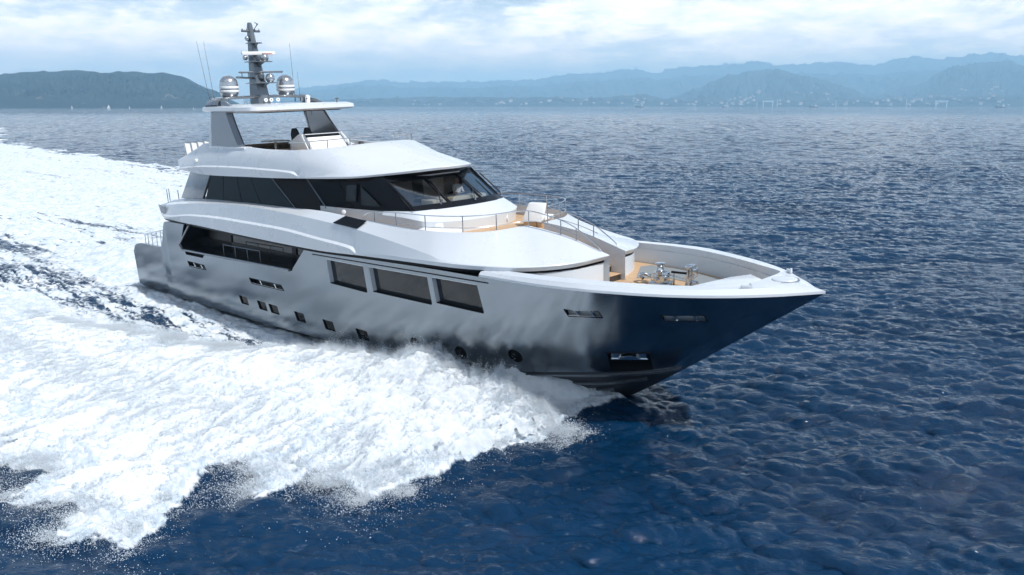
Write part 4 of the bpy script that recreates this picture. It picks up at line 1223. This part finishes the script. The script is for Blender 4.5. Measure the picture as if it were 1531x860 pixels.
sc1 = scanner(12.42, 1.65, M_CUSHION, .42, -.25, .15, .17)
q = MB()                                              # faint row of red letters at the port end of the white scanner
for k in range(6):
    ly = .16 + k * .085
    for dx_, dz_, hh_ in ((0, 0, .07), (.03, .025, .02), (.03, -.01, .02)):
        lx, lyy = .079, ly + dx_
        ca_, sa_ = math.cos(-.25), math.sin(-.25)
        q.box((mx(12.42) + .42 + lx * ca_ - lyy * sa_, lx * sa_ + lyy * ca_, 12.45 + dz_), (.008, .022 if dx_ == 0 else .045, hh_), rz=-.25)
q.build('lettering', principled('red lettering', (0.55, 0.10, 0.10), 0.5), sc1)
sc2 = scanner(11.52, 2.2, M_MAST, .38, -.25)
for x, y, z, r in ((mx(12.1) + .55, .2, 12.26, .21), (mx(12.2) - .25, -.38, 12.28, .13), (mx(11.1) + .72, .25, 11.27, .23), (mx(13.3) - .05, -.22, 13.2, .12)):
    q = MB(); q.lathe([(r * .55, -r * .9), (r * .8, -r * .6)] + [(r * math.cos(a), r * math.sin(a)) for a in np.linspace(-.4, 1.5, 9)], (x, y, z), 16); q.build('mast_dome', M_DOME, mast)
q = MB(); q.tube([(mx(13.6) + .1, .1, 13.6), (mx(13.6) + .22, .2, 13.78), (mx(13.6) + .26, .25, 13.92)], .014, 6); q.tube([(mx(13.6) + .16, .16, 13.95), (mx(13.6) + .28, .28, 13.88), (mx(13.6) + .22, .22, 13.80)], .02, 6); q.build('wind_vane', M_BLACK, mast)
for y in (-.18, .12, .5):
    q = MB(); q.lathe([(.04, -.35), (.04, -.1), (.07, 0), (.095, .05), (.08, .05)], (mx(10.2) + .75, y, 10.22), 14, dirv=(.9, -.3, .0)); q.lathe([(.078, .045), (.01, .052)], (mx(10.2) + .75, y, 10.22), 14, dirv=(.9, -.3, .0), mi=1); q.build('air_horn', [M_CUSHION, M_BLACK], mast)
q = MB(); q.box((9.6, 2.02, 10.2), (.22, .24, .42), bev=.09); q.lathe([(.03, 0), (.03, .02)], (9.70, 1.92, 10.22), 10, dirv=(.7, -.7, 0), mi=1); q.build('search_light', [M_CUSHION, M_BLACK], hard)
q = MB(); q.lathe([(.03, 0), (.03, .12), (.10, .15), (.11, .19), (.08, .21)], (12.2, 1.95, 10.03), 12); q.build('antenna_puck', M_GREY, hard)
for y in (-1.55, -1.35):
    q = MB(); q.lathe([(.02, 0), (.02, .12), (.06, .16), (.05, .19)], (9.6, y, 10.03), 8); q.build('deck_light', M_STEEL, hard)
for x0, y0, z0, x1, y1, z1 in ((8.0, -2.45, 10.2, 7.55, -2.6, 13.05), (8.25, -2.35, 10.2, 7.95, -2.45, 13.05), (8.5, 2.0, 10.2, 8.42, 1.98, 13.0), (8.6, 2.25, 10.2, 8.55, 2.22, 11.55)):
    q = MB(); q.tube([(x0, y0, z0), (x1, y1, z1)], [.016, .007], 6); q.tube([(x0, y0, z0 - .1), (x0, y0, z0 + .25)], .028, 6); q.build('whip_antenna', M_GREY, arch)

# helm console, its screen and the two seats
con = empty('helm_console', parent=yacht)
q = MB(); q.slab([(11.0, -.12, 7.58), (11.0, -.12, 8.22), (11.75, -.12, 8.58), (12.05, -.12, 8.58), (12.75, -.12, 7.58)], (0, 2.3, 0), bev=.04); q.build('console_body', M_WHITE, con)
q = MB(); q.slab([(12.17, .08, 8.40), (12.17, 1.98, 8.40), (12.66, 1.98, 7.72), (12.66, .08, 7.72)], (.05, 0, .035), bev=.012); q.build('console_panel', M_CUSHION, con)
q = MB(); q.slab([(12.06, .05, 8.53), (12.06, 2.0, 8.53), (12.16, 2.0, 8.41), (12.16, .05, 8.41)], (.04, 0, .025)); q.build('console_screen', M_BLACK, con)
q = MB(); q.tube([(12.12, -.02, 8.58), (12.45, -.04, 8.18), (12.78, -.06, 7.62)], .035, 8); q.build('console_trim', M_STEEL, con)
q = MB(); q.tube([(12.12, 2.1, 8.58), (12.5, 2.2, 8.2), (12.85, 2.3, 7.62)], .06, 8); q.build('console_trim', M_WHITE, con)
q = MB(); q.box((12.9, 2.55, 7.72), (.28, .2, .3), bev=.05); q.build('fender_box', M_BLACK, con)
for y in (.72, 1.45):
    st = empty('helm_seat', parent=yacht)
    q = MB(); q.box((10.55, y, 8.05), (.52, .5, .14), bev=.05); q.build('seat_cushion', M_RUBBER, st)
    q = MB(); q.slab([(10.30, y - .25, 8.06), (10.30, y + .25, 8.06), (10.16, y + .24, 8.52), (10.12, y + .13, 8.80), (10.12, y - .13, 8.80), (10.16, y - .24, 8.52)], (.11, 0, .02), bev=.03); q.build('seat_backrest', M_RUBBER, st)
    q = MB(); q.lathe([(.2, 0), (.18, .03), (.06, .06), (.06, .42)], (10.5, y, 7.58), 12); q.build('seat_pedestal', M_STEEL, st)
    for dy in (-.27, .27):
        q = MB(); q.box((10.5, y + dy, 8.26), (.4, .06, .06), bev=.02); q.build('seat_armrest', M_RUBBER, st)
# settee, table and rails on the open deck
q = MB(); q.box((9.4, 1.9, 7.8), (1.9, .8, .42), bev=.05); q.box((9.4, 2.4, 8.1), (1.9, .22, .5), bev=.05); q.build('fly_settee', M_CUSHION, yacht)
q = MB(); q.box((9.2, .2, 8.2), (1.0, 1.1, .05), bev=.02); q.tube([(9.2, .2, 7.58), (9.2, .2, 8.2)], .06, 8); q.build('fly_table', M_CUSHION, yacht)
q = MB(); q.box((14.4, 1.6, 7.78), (2.4, 1.9, .36), bev=.08); q.build('sun_pad', M_CUSHION, yacht)
q = MB(); q.box((14.2, -1.5, 7.78), (2.2, 1.5, .36), bev=.08); q.build('sun_pad', M_CUSHION, yacht)
q = MB(); q.lathe([(.12, 0), (.15, .1), (.1, .2)], (14.0, 1.9, 7.98), 12); q.build('sun_pad_bolster', M_RUBBER, yacht)

def rail(name, pts, r=.02, posts=(), foot=None, mid=None, parent=None):
    q = MB(); P = [Vector(p) for p in pts]
    q.tube(P, r, 8)
    if mid: q.tube([Vector(p) for p in mid], r * .6, 6)
    for a, c in posts: q.tube([a, c], r * .95, 8)
    return q.build(name, M_STEEL, parent or yacht, 40)


for sx in (-1, 1):
    f = lambda x, y, z: (x, sx * y, z)
    top = keyed([f(20.9, 3.38, 5.80), f(21.3, 3.38, 5.98), f(22.9, 3.38, 6.10), f(24.4, 3.34, 6.12), f(25.8, 2.9, 6.14), f(26.45, 2.05, 6.14), f(26.85, .75, 6.16), f(27.3, .50, 6.12), f(28.5, .49, 5.93), f(29.2, .49, 5.70), f(30.2, .49, 5.12), f(30.3, .49, 5.02)], 5)
    mid = keyed([f(22.9, 3.38, 5.72), f(24.4, 3.34, 5.70), f(25.8, 2.9, 5.72), f(26.45, 2.05, 5.72), f(26.85, .75, 5.76), f(27.3, .50, 5.78), f(28.5, .49, 5.62), f(29.4, .49, 5.40)], 5)
    posts = [(f(21.6, 3.38, 5.62), f(21.6, 3.38, 6.0)), (f(22.9, 3.38, 5.58), f(22.9, 3.38, 6.1)), (f(24.5, 3.33, 5.55), f(24.5, 3.33, 6.12)), (f(25.95, 2.84, 5.55), f(25.95, 2.84, 6.14)), (f(26.55, 1.75, 5.54), f(26.55, 1.75, 6.14)), (f(27.0, .52, 5.54), f(27.0, .52, 6.15)), (f(28.5, .49, 5.4), f(28.5, .49, 5.93)), (f(29.2, .49, 5.2), f(29.2, .49, 5.70))]
    rail('foredeck_rail', [tuple(p) for p in top], .02, posts, mid=[tuple(p) for p in mid])
    top = keyed([f(15.2, 2.82, 8.45), f(16.5, 2.66, 8.52), f(17.3, 2.30, 8.58), f(17.95, 1.7, 8.64), f(18.5, 1.0, 8.70)], 4)
    posts = [(f(15.4, 2.80, 8.1), f(15.4, 2.8, 8.46)), (f(16.5, 2.66, 8.15), f(16.5, 2.66, 8.52)), (f(17.3, 2.3, 8.2), f(17.3, 2.3, 8.58)), (f(18.0, 1.66, 8.3), f(18.0, 1.66, 8.64))]
    rail('flybridge_rail', [tuple(p) for p in top], .022, posts)
    top = keyed([f(1.0, 3.4, 3.18), f(2.2, 3.55, 3.4), f(3.4, 3.65, 3.62), f(4.6, 3.72, 3.86)], 4)
    rail('quarter_rail', [tuple(p) for p in top], .022, [(f(x, y, 2.55), f(x, y, z)) for x, y, z in ((1.0, 3.4, 3.18), (1.5, 3.46, 3.27), (2.2, 3.55, 3.4), (2.9, 3.61, 3.52), (3.5, 3.66, 3.64))], mid=[f(1.0, 3.4, 2.95), f(3.6, 3.66, 3.3)])
    for x, z0, z1 in ((2.15, 4.9, 5.62), (2.4, 4.95, 5.66), (3.45, 5.0, 5.64)):
        rail('stern_stanchion', [f(x, 2.4, z0), f(x, 2.42, z1)], .022)
# white weather panels along the after rail of the flybridge
for k in range(5):
    y = -2.62 + k * .36
    q = MB(); q.slab([(5.35, y, 7.52), (5.3, y + .28, 7.52), (5.2, y + .26, 8.18), (5.25, y - .03, 8.2)], (.04, 0, 0)); q.build('rail_panel', M_CUSHION, yacht)
rail('fly_stern_rail', [(5.28, -2.7, 8.2), (5.2, 2.7, 8.2)], .02, [((5.35, y, 7.5), (5.25, y, 8.2)) for y in (-2.68, -1.6, 0, 1.6, 2.68)])

# cockpit seat ahead of the windscreen, capstan ring on the side deck
sea_t = empty('cockpit_seat', parent=yacht)
q = MB(); q.slab([(25.25, .95, 5.42), (26.15, 1.15, 5.42), (26.05, 1.45, 6.12), (25.35, 1.3, 6.12)], (-.03, .16, 0), bev=.03); q.build('seat_backrest', M_CUSHION, sea_t)
q = MB(); q.box((25.5, 1.75, 5.5), (.95, .75, .2), rz=.2, bev=.05); q.build('seat_cushion', M_CUSHION, sea_t)
q = MB(); q.box((25.6, 1.5, 5.3), (.85, .7, .2), rz=.2, bev=.01); q.build('seat_base', M_TEAK, sea_t)
q = MB(); q.tube([(24.11, 1.30, 5.42), (24.17, 1.34, 5.42)], .13, 20); q.build('deck_speaker', M_CUSHION, yacht)
q = MB(); q.lathe([(.08, 0), (.10, .03), (.10, .07), (.06, .09)], (19.0, -2.9, 5.75), 16, dirv=(.3, -.9, .2)); q.build('searchlight_pod', M_CUSHION, yacht)
# shaded settees behind the rail on the starboard side of the cockpit
q = MB(); q.box((24.3, -2.55, 5.34), (1.6, .8, .3), rz=.35, bev=.06); q.box((23.5, -2.1, 5.40), (.9, .5, .42), rz=.5, bev=.06); q.build('cockpit_settee', M_CUSHION, yacht)
# ------------------------------------------------------------------ spray thrown up by the bow
def spray_mat(trans=0.3, lift=0.0, ca=(0.74, 0.785, 0.82, 1), cb=(0.84, 0.865, 0.885, 1)):
    m, t, out = new_mat('flying white water')
    geo = t.n('ShaderNodeNewGeometry').outputs['Position']
    c = t.mix(t.ramp(t.noise(geo, 2.2, 8, 0.65, 0.6), 0.3, 0.6), ca, cb)
    bn = t.n('ShaderNodeBump', {'Strength': 0.25, 'Distance': 0.04, 'Height': t.noise(geo, 7.0, 8, 0.75, 0.3)})
    nrm = bn.outputs[0]
    if lift:
        # a cloud of drops scatters like a sheet seen from above, not like single facets
        s_ = t.n('ShaderNodeVectorMath', {0: nrm, 1: (1 - lift,) * 3}, operation='MULTIPLY').outputs[0]
        a_ = t.n('ShaderNodeVectorMath', {0: s_, 1: (0.2 * lift, 0, lift)}, operation='ADD').outputs[0]
        nrm = t.n('ShaderNodeVectorMath', {0: a_}, operation='NORMALIZE').outputs[0]
    d = t.n('ShaderNodeBsdfDiffuse', {'Color': c, 'Roughness': 1.0, 'Normal': nrm})
    tr = t.n('ShaderNodeBsdfTranslucent', {'Color': c, 'Normal': nrm})
    mx = t.n('ShaderNodeMixShader', {0: trans, 1: d.outputs[0], 2: tr.outputs[0]})
    t.link(mx.outputs[0], out.inputs[0])
    return m


M_SPRAY = spray_mat()
M_DROP = spray_mat(0.42, 0.0, (0.88, 0.94, 0.99, 1), (0.93, 0.97, 1.0, 1))


HS_X = [-4, 6, 12, 16, 19, 21.5, 23.5, 25.5, 27, 29, 31, 32, 32.6]
HS_H = [.40, .48, .55, .72, .80, 0.95, 1.22, 1.50, 1.45, 1.55, 1.45, .8, .3]


def spray_height(x, y):
    """thickness of the white water above the sea, and signed distance from its ragged edge"""
    d = spray_edge(x, y)
    H = np.interp(x, HS_X, HS_H) * (1 - 0.55 * sstep(-y, 5, 16.5))
    big = sample(NB1, x / 13.0 + 0.2, y / 15.0)
    mid = sample(NB1, x / 5.2, y / 7.6 + 0.6)
    sm = sample(NB1, x / 2.0, y / 2.6)
    core = 1 - np.exp(-np.maximum(d, 0) / (1.3 + 1.3 * sstep(-y, 6, 13)))
    h = H * (1 + 0.16 * big + 0.08 * mid) * core + core * (0.060 * mid + 0.014 * sm)
    return h, d


def make_spray():
    xs = np.arange(-2.0, 32.6, 0.065); ys = np.arange(-24.5, -0.4, 0.065)
    X, Y = np.meshgrid(xs, ys, indexing='ij')
    h, d = spray_height(X, Y)
    # keep clear of the hull side
    V = np.stack([X, Y, h - 0.06], -1).reshape(-1, 3)
    de = d + 0.20 * sample(NB2, X / 1.3, Y / 3.4) + 0.07 * sample(NB2, X / .6, Y / 1.1) - 0.08
    ok = de > 0
    nx, ny = X.shape
    i, j = np.meshgrid(np.arange(nx - 1), np.arange(ny - 1), indexing='ij')
    F = np.stack([i * ny + j, (i + 1) * ny + j, (i + 1) * ny + j + 1, i * ny + j + 1], -1).reshape(-1, 4)
    keep = ok.ravel()[F].all(1)
    F = F[keep]
    used, inv = np.unique(F, return_inverse=True)
    rng = np.random.default_rng(5)
    Vu = V[used] + rng.normal(0, 0.004, (len(used), 3))
    o = mesh_np('bow_spray', Vu, inv.reshape(F.shape), M_SPRAY)
    tag(o, 'white bow spray thrown up along the starboard side of the yacht', 'spray', kind='stuff')
    # droplets: dense at the ragged edge and over the crest, flung outward in streaks
    streak = np.exp(1.1 * sample(NB2, (X + 0.10 * Y) / 3.1, (Y - .1 * X) / 14.0) + 0.7 * sample(NB2, X / 1.3 + .2, Y / 3.2))
    streak = np.clip(streak, 0, 6)
    hullside = np.exp(-((Y + 3.9) / 0.7) ** 2) * sstep(X, 13, 20) * (X < 32.2)
    pdf = (0.35 + 0.65 * streak) * 2.6 * np.exp(-(de / 0.14) ** 2) + streak * 0.55 * np.exp(-np.abs(de + .10) / 0.30) + 0.07 * (de > 0) * streak ** 1.5 + 1.3 * hullside * streak
    c = np.cumsum(pdf.ravel()); c /= c[-1]
    n = 1500000
    idx = np.searchsorted(c, rng.uniform(0, 1, n))
    x = X.ravel()[idx] + rng.uniform(-.033, .033, n); y = Y.ravel()[idx] + rng.uniform(-.033, .033, n)
    hh, dd, hs = h.ravel()[idx], d.ravel()[idx], hullside.ravel()[idx]
    out = rng.exponential(0.15, n) * (dd < 0.5) * np.clip(0.4 + 0.35 * streak.ravel()[idx], 0.3, 2.0)
    ang = rng.normal(-1.70, 0.28, n)
    fly = rng.exponential(0.035, n) * (1 + 2.2 * hs) - 0.01 + out * 0.25
    px_ = x + out * np.cos(ang); py_ = y + out * np.sin(ang)
    pz = np.maximum(hh, 0.0) + fly
    # stay off the hull itself
    ok = ~((px_ < 29.5) & (py_ > -3.55)) & ~((px_ >= 29.5) & (py_ > -3.55 + (px_ - 29.5) * 1.5))
    px_, py_, pz = px_[ok], py_[ok], pz[ok]
    n = len(px_)
    s = np.clip(rng.lognormal(math.log(0.0085), 0.42, n), 0.004, 0.024)
    # small drops shaped flat, broad side roughly upward so their tops take full light
    a0 = rng.uniform(0, 2 * math.pi, n)
    tx = rng.normal(0.12, 0.38, n); ty = rng.normal(-0.12, 0.38, n)
    N = np.stack([tx, ty, np.ones(n)], -1); N /= np.linalg.norm(N, axis=1)[:, None]
    E1 = np.cross(N, np.stack([np.cos(a0), np.sin(a0), 0 * a0], -1)); E1 /= np.linalg.norm(E1, axis=1)[:, None]
    E2 = np.cross(N, E1)
    C = np.stack([px_, py_, pz], -1)
    V = np.stack([C + s[:, None] * (E1 * math.cos(k) + E2 * math.sin(k)) for k in (0, 2.094, 4.189)] + [C - N * s[:, None] * 0.8], 1)
    base = (np.arange(n) * 4)[:, None, None]
    F = (np.array([(0, 1, 2), (0, 3, 1), (1, 3, 2), (2, 3, 0)])[None] + base).reshape(-1, 3)
    o = mesh_np('spray_droplets', V.reshape(-1, 3), F, M_DROP, smooth=False)
    tag(o, 'fine flying droplets along the edge of the white bow spray', 'droplets', kind='stuff')


make_spray()
# ------------------------------------------------------------------ far shore: town, trees, cranes, ships and sails
from mathutils.bvhtree import BVHTree
def far_mats():
    a = principled('pale house wall', (0.62, 0.58, 0.52), 0.9, vary=.15, scale=.05)
    b = principled('tiled roof', (0.30, 0.14, 0.09), 0.9, vary=.2, scale=.05)
    c = principled('dark ship hull', (0.03, 0.035, 0.05), 0.5)
    d = principled('white ship paint', (0.75, 0.76, 0.77), 0.5)
    e = principled('sail cloth', (0.82, 0.82, 0.80), 0.8)
    f = principled('crane paint', (0.70, 0.74, 0.78), 0.6)
    g = principled('red boot topping', (0.25, 0.04, 0.03), 0.6)
    return a, b, c, d, e, f, g


M_WALL, M_ROOF, M_SHIP, M_SHIPW, M_SAIL, M_CRANE, M_RED = far_mats()
HILLS = [o for o in COL.objects if o.name in ('mountain_range', 'mountain_spur', 'front_mountain', 'right_mountain', 'foothills')]
TREES = []
for o in HILLS:
    me_ = o.data
    TREES.append(BVHTree.FromPolygons([v.co[:] for v in me_.vertices], [p.vertices[:] for p in me_.polygons]))


def ground(x, y):
    z = 0.0
    for t in TREES:
        h = t.ray_cast(Vector((x, y, 3000)), Vector((0, 0, -1)))
        if h[0] is not None: z = max(z, h[0].z)
    return z


def far_house():
    t = empty('house')
    MB().box((0, 0, 6), (20, 14, 12)).build('wall', M_WALL, t)
    MB().add([(-11, -8, 12), (11, -8, 12), (11, 8, 12), (-11, 8, 12), (-9, 0, 16), (9, 0, 16)], [(0, 1, 5, 4), (2, 3, 4, 5), (1, 2, 5), (3, 0, 4), (3, 2, 1, 0)]).build('roof', M_ROOF, t)
    return t


def dup(o, loc, rz, sc):
    r = o.copy(); COL.objects.link(r)
    r.location = loc; r.rotation_euler = (0, 0, rz); r.scale = sc
    for c in o.children:
        d = c.copy(); COL.objects.link(d); d.parent = r
    return r


rng = random.Random(8)
proto = far_house()
n_h = 0
spots = []
for k in range(95):                                      # along the waterfront
    a = rng.choice([rng.uniform(104, 117), rng.uniform(104, 130), rng.uniform(117, 140)])
    spots.append((a, rng.uniform(8260, 8700)))
for a0, d0, n, s in ((124.8, 9500, 14, .5), (126.5, 9400, 8, .7), (118.6, 9000, 18, .7), (114.8, 9600, 10, .6), (107.5, 9100, 14, .8), (105.5, 9800, 10, .8), (131.5, 10500, 10, 1.2), (136, 10800, 8, 1.2)):
    for k in range(n):
        spots.append((rng.gauss(a0, s), d0 + rng.gauss(0, 260)))
for a, d in spots:
    x, y = at_az(a, d)
    sc = rng.uniform(.7, 1.5)
    loc = (x, y, ground(x, y) - 1)
    rz = R(a) + rng.uniform(-.6, .6) + math.pi / 2
    if n_h == 0:
        h = proto; h.location = loc; h.rotation_euler = (0, 0, rz); h.scale = (sc, sc, sc)
    else:
        h = dup(proto, loc, rz, (sc, sc, sc * rng.uniform(.7, 1.5)))
    tag(h, 'tiny pale house in the town strung along the far shore', 'house', 'houses along the far shore')
    n_h += 1

# belt of trees along the far waterfront
def shore_trees():
    T = tile_noise(256, 0.9, 77)
    a = np.linspace(98, 149.5, 1500)
    d = 8240 + 30 * np.sin(a * 3.1)
    h = 11 + 7 * sample(T, a / 1.7, a * 0 + .3) + 4 * sample(T, a / .4, a * 0 + .6)
    h = np.clip(h, 2, 40)
    rows = []
    for dd, hh in ((0, -3), (4, .6), (14, 1), (30, .8), (45, -3)):
        z = np.where(hh < 0, -3, h * hh)
        rows.append(np.stack([CAM[0] + (d + dd) * np.cos(np.radians(a)), CAM[1] + (d + dd) * np.sin(np.radians(a)), z * np.ones_like(a)], -1))
    V = np.concatenate(rows); n = len(a)
    i, j = np.meshgrid(np.arange(4), np.arange(n - 1), indexing='ij')
    F = np.stack([i * n + j, i * n + j + 1, (i + 1) * n + j + 1, (i + 1) * n + j], -1).reshape(-1, 4)
    m = hill_mat('shore foliage', (0.015, 0.028, 0.018), (0.035, 0.05, 0.03))
    tag(mesh_np('shore_trees', V, F, m), 'dark belt of trees along the far waterfront', 'trees', kind='stuff')


shore_trees()


def ship(a, d, L, label, rz, tower=.2):
    x, y = at_az(a, d)
    t = empty('cargo_ship', (x, y, 0), (0, 0, R(a) + rz))
    w_ = L * .09
    q = MB()
    P0 = [(-L / 2, -w_), (L * .32, -w_), (L / 2, 0), (L * .32, w_), (-L / 2, w_)]
    q.prism(P0, -2, L * .11)
    q.prism([(L * .28, -w_), (L * .33, -w_), (L * .5, 0), (L * .33, w_), (L * .28, w_)], L * .11, L * .14)
    q.build('hull', M_SHIP, t)
    q = MB(); q.prism([(px_ * 1.002, py_ * 1.01) for px_, py_ in P0], -1, L * .025); q.build('boot_topping', M_RED, t)
    q = MB(); xb = -L * .32
    q.box((xb, 0, L * .11 + L * .07), (L * .18, w_ * 1.8, L * .14)); q.box((xb + L * .01, 0, L * .29), (L * .12, w_ * 1.9, L * .07)); q.build('superstructure', M_SHIPW, t)
    q = MB(); q.lathe([(L * .02, 0), (L * .018, L * .12)], (xb - L * .06, 0, L * .27), 8); q.build('funnel', M_RED, t)
    q = MB(); q.tube([(xb, 0, L * .3), (xb, 0, L * .5)], L * .008, 6); q.tube([(L * .2, 0, L * .1), (L * .2, 0, L * .36)], L * .01, 6); q.tube([(L * .2, 0, L * .34), (-L * .05, 0, L * .22)], L * .006, 6); q.build('mast', M_SHIPW, t)
    return tag(t, label, 'ship')


ship(125.33, 5200, 52, 'dark cargo ship seen end-on below the hillside town, leftmost of the far ships', 1.2)
ship(120.10, 5400, 42, 'small dark cargo ship with a white sail close beside it', 2.6)
ship(114.79, 5200, 46, 'dark cargo ship with white bridge just right of the front mountain', 2.0)
ship(104.75, 4900, 46, 'dark cargo ship lying near the right edge of the view', 1.9)


def sailboat(a, d, hgt, label, rz=.8):
    x, y = at_az(a, d)
    t = empty('sailboat', (x, y, 0), (0, 0, R(a) + rz))
    L = hgt * .75
    q = MB(); q.prism([(-L / 2, -L * .12), (L * .1, -L * .14), (L / 2, 0), (L * .1, L * .14), (-L / 2, L * .12)], -.3, L * .1); q.build('hull', M_SHIPW, t)
    q = MB(); q.tube([(0, 0, 0), (0, 0, hgt)], .12, 6); q.build('mast', M_SHIPW, t)
    q = MB(); q.slab([(-.1, 0, hgt * .97), (-.1, 0, L * .2), (-L * .48, .2, L * .2)], (0, .1, 0)); q.build('mainsail', M_SAIL, t)
    q = MB(); q.slab([(.1, 0, hgt * .88), (.1, .3, L * .16), (L * .47, 0, L * .14)], (0, .1, 0)); q.build('foresail', M_SAIL, t)
    return tag(t, label, 'sailboat', 'sailing boats far out')


sailboat(159.75, 3600, 12, 'white sailboat below the middle of the headland, leftmost of the sails')
sailboat(157.82, 3500, 15, 'tallest white sail, beside the pale quarry under the headland', 1.4)
sailboat(156.7, 3700, 10, 'small white sail at the foot of the pale quarry')
sailboat(154.94, 3600, 13, 'white sailboat under the right slope of the headland')
sailboat(153.14, 2300, 8, 'lone white sail at the right foot of the headland, nearest the yacht stern', .4)
sailboat(119.88, 5200, 20, 'white sail close beside the small dark cargo ship', 1.0)


def gantry(a, d, W_, H_, label):
    x, y = at_az(a, d)
    t = empty('gantry_crane', (x, y, 2), (0, 0, R(a) + math.pi / 2))
    q = MB(); q.box((0, 0, H_), (W_, 10, 12)); q.build('girder', M_CRANE, t)
    for sx in (-1, 1):
        q = MB(); q.slab([(sx * W_ * .36, -14, 0), (sx * W_ * .36, 14, 0), (sx * W_ * .36, 4, H_ - 4), (sx * W_ * .36, -4, H_ - 4)], (sx * 7, 0, 0)); q.build('leg', M_CRANE, t)
    q = MB(); q.box((W_ * .12, 0, H_ + 7), (14, 10, 6)); q.build('trolley', M_CRANE, t)
    return tag(t, label, 'crane')


gantry(117.45, 8150, 100, 44, 'pale gantry crane on the shore below the front mountain')
gantry(107.75, 8150, 100, 44, 'pale gantry crane on the shore farther to the right')
for a, h in ((116.9, 50), (118.1, 34), (113.5, 40), (109.6, 44)):
    x, y = at_az(a, 8180)
    t = empty('harbour_crane', (x, y, 2), (0, 0, R(a)))
    q = MB(); q.prism([(-3, -3), (3, -3), (3, 3), (-3, 3)], 0, h); q.build('tower', M_CRANE, t)
    q = MB(); q.slab([(0, -2, h), (0, 2, h), (h * .7, 1, h * 1.25), (h * .7, -1, h * 1.25)], (0, 0, 3)); q.build('jib', M_CRANE, t)
    tag(t, 'slim pale harbour crane on the far waterfront', 'crane', 'harbour cranes')
# ------------------------------------------------------------------ the captain at the wheel
def captain():
    p0 = np.array(ship2world((20.75, 1.72, 5.06)))
    fw = np.array(RY.to_3x3() @ Vector((1, 0, 0))); lf = np.array((0, 1, 0.0)); up = np.array((0, 0, 1.0))
    J = {}
    def pt(f, l, u): return tuple(p0 + fw * f + lf * l + up * u)
    joints = [('pelvis', (0, 0, .95), .15), ('waist', (0, 0, 1.10), .145), ('chest', (.01, 0, 1.30), .17), ('neckb', (0, 0, 1.47), .08), ('neck', (.01, 0, 1.53), .058),
              ('head1', (.03, 0, 1.62), .085), ('head2', (.025, 0, 1.72), .10), ('crown', (.01, 0, 1.79), .07)]
    edges = [(0, 1), (1, 2), (2, 3), (3, 4), (4, 5), (5, 6), (6, 7)]
    for s in (-1, 1):
        i = len(joints)
        joints += [('sh', (0, s * .19, 1.42), .075), ('elbow', (.08, s * .27, 1.17), .05), ('wrist', (.32, s * .20, 1.12), .034), ('hand', (.40, s * .18, 1.13), .038)]
        edges += [(2, i), (i, i + 1), (i + 1, i + 2), (i + 2, i + 3)]
        i = len(joints)
        joints += [('hip', (0, s * .10, .90), .10), ('knee', (.02, s * .11, .50), .065), ('ankle', (-.01, s * .11, .09), .045), ('toe', (.16, s * .13, .04), .04)]
        edges += [(0, i), (i, i + 1), (i + 1, i + 2), (i + 2, i + 3)]
    me = bpy.data.meshes.new('person')
    me.from_pydata([pt(*j[1]) for j in joints], edges, [])
    o = bpy.data.objects.new('person', me); COL.objects.link(o)
    sk = o.modifiers.new('skin', 'SKIN')
    lay = me.skin_vertices[0].data
    for k, j in enumerate(joints): lay[k].radius = (j[2], j[2])
    lay[0].use_root = True
    sb = o.modifiers.new('sub', 'SUBSURF'); sb.levels = 2; sb.render_levels = 2
    bpy.context.view_layer.update()
    dg = bpy.context.evaluated_depsgraph_get()
    m2 = bpy.data.meshes.new_from_object(o.evaluated_get(dg), depsgraph=dg)
    o.modifiers.clear(); o.data = m2
    skin = principled('skin', (0.45, 0.27, 0.19), 0.5); shirt = principled('white shirt', (0.8, 0.81, 0.82), 0.8); dark = principled('navy trousers', (0.02, 0.025, 0.04), 0.8); hair = principled('dark hair', (0.025, 0.018, 0.013), 0.6, vary=.3, scale=60)
    for m in (shirt, skin, dark, hair): m2.materials.append(m)
    for f in m2.polygons:
        c = np.array(f.center) - p0
        u = c[2]; a = abs(c[1]); fx = c @ fw
        k = 0
        if u < .98 and a < .22 and fx < .2: k = 2
        if u > 1.50: k = 1
        if u > 1.74 or (u > 1.62 and fx < .0): k = 3
        if fx > .20 and u > .9: k = 1
        f.material_index = k; f.use_smooth = True
    tag(o, 'captain in white shirt standing behind the wheelhouse windscreen', 'person')
    q = MB()
    h = p0 + up * 1.69 + fw * .115
    q.lathe([(.018, -.03), (.016, 0), (.008, .03)], h + fw * .012, 8)                      # nose
    for s in (-1, 1):
        q.lathe([(.006, -.012), (.014, 0), (.006, .012)], h + lf * s * .034 + up * .03 - fw * .012, 8, mi=1)
        q.box(tuple(h + lf * s * .102 - fw * .09 + up * .0), (.05, .02, .06), bev=.008)
    q.box(tuple(h - up * .055 - fw * .012), (.02, .05, .012), bev=.004, mi=2)
    q.build('face', [skin, dark, principled('lips', (0.35, 0.14, 0.11), 0.5)], o)


captain()
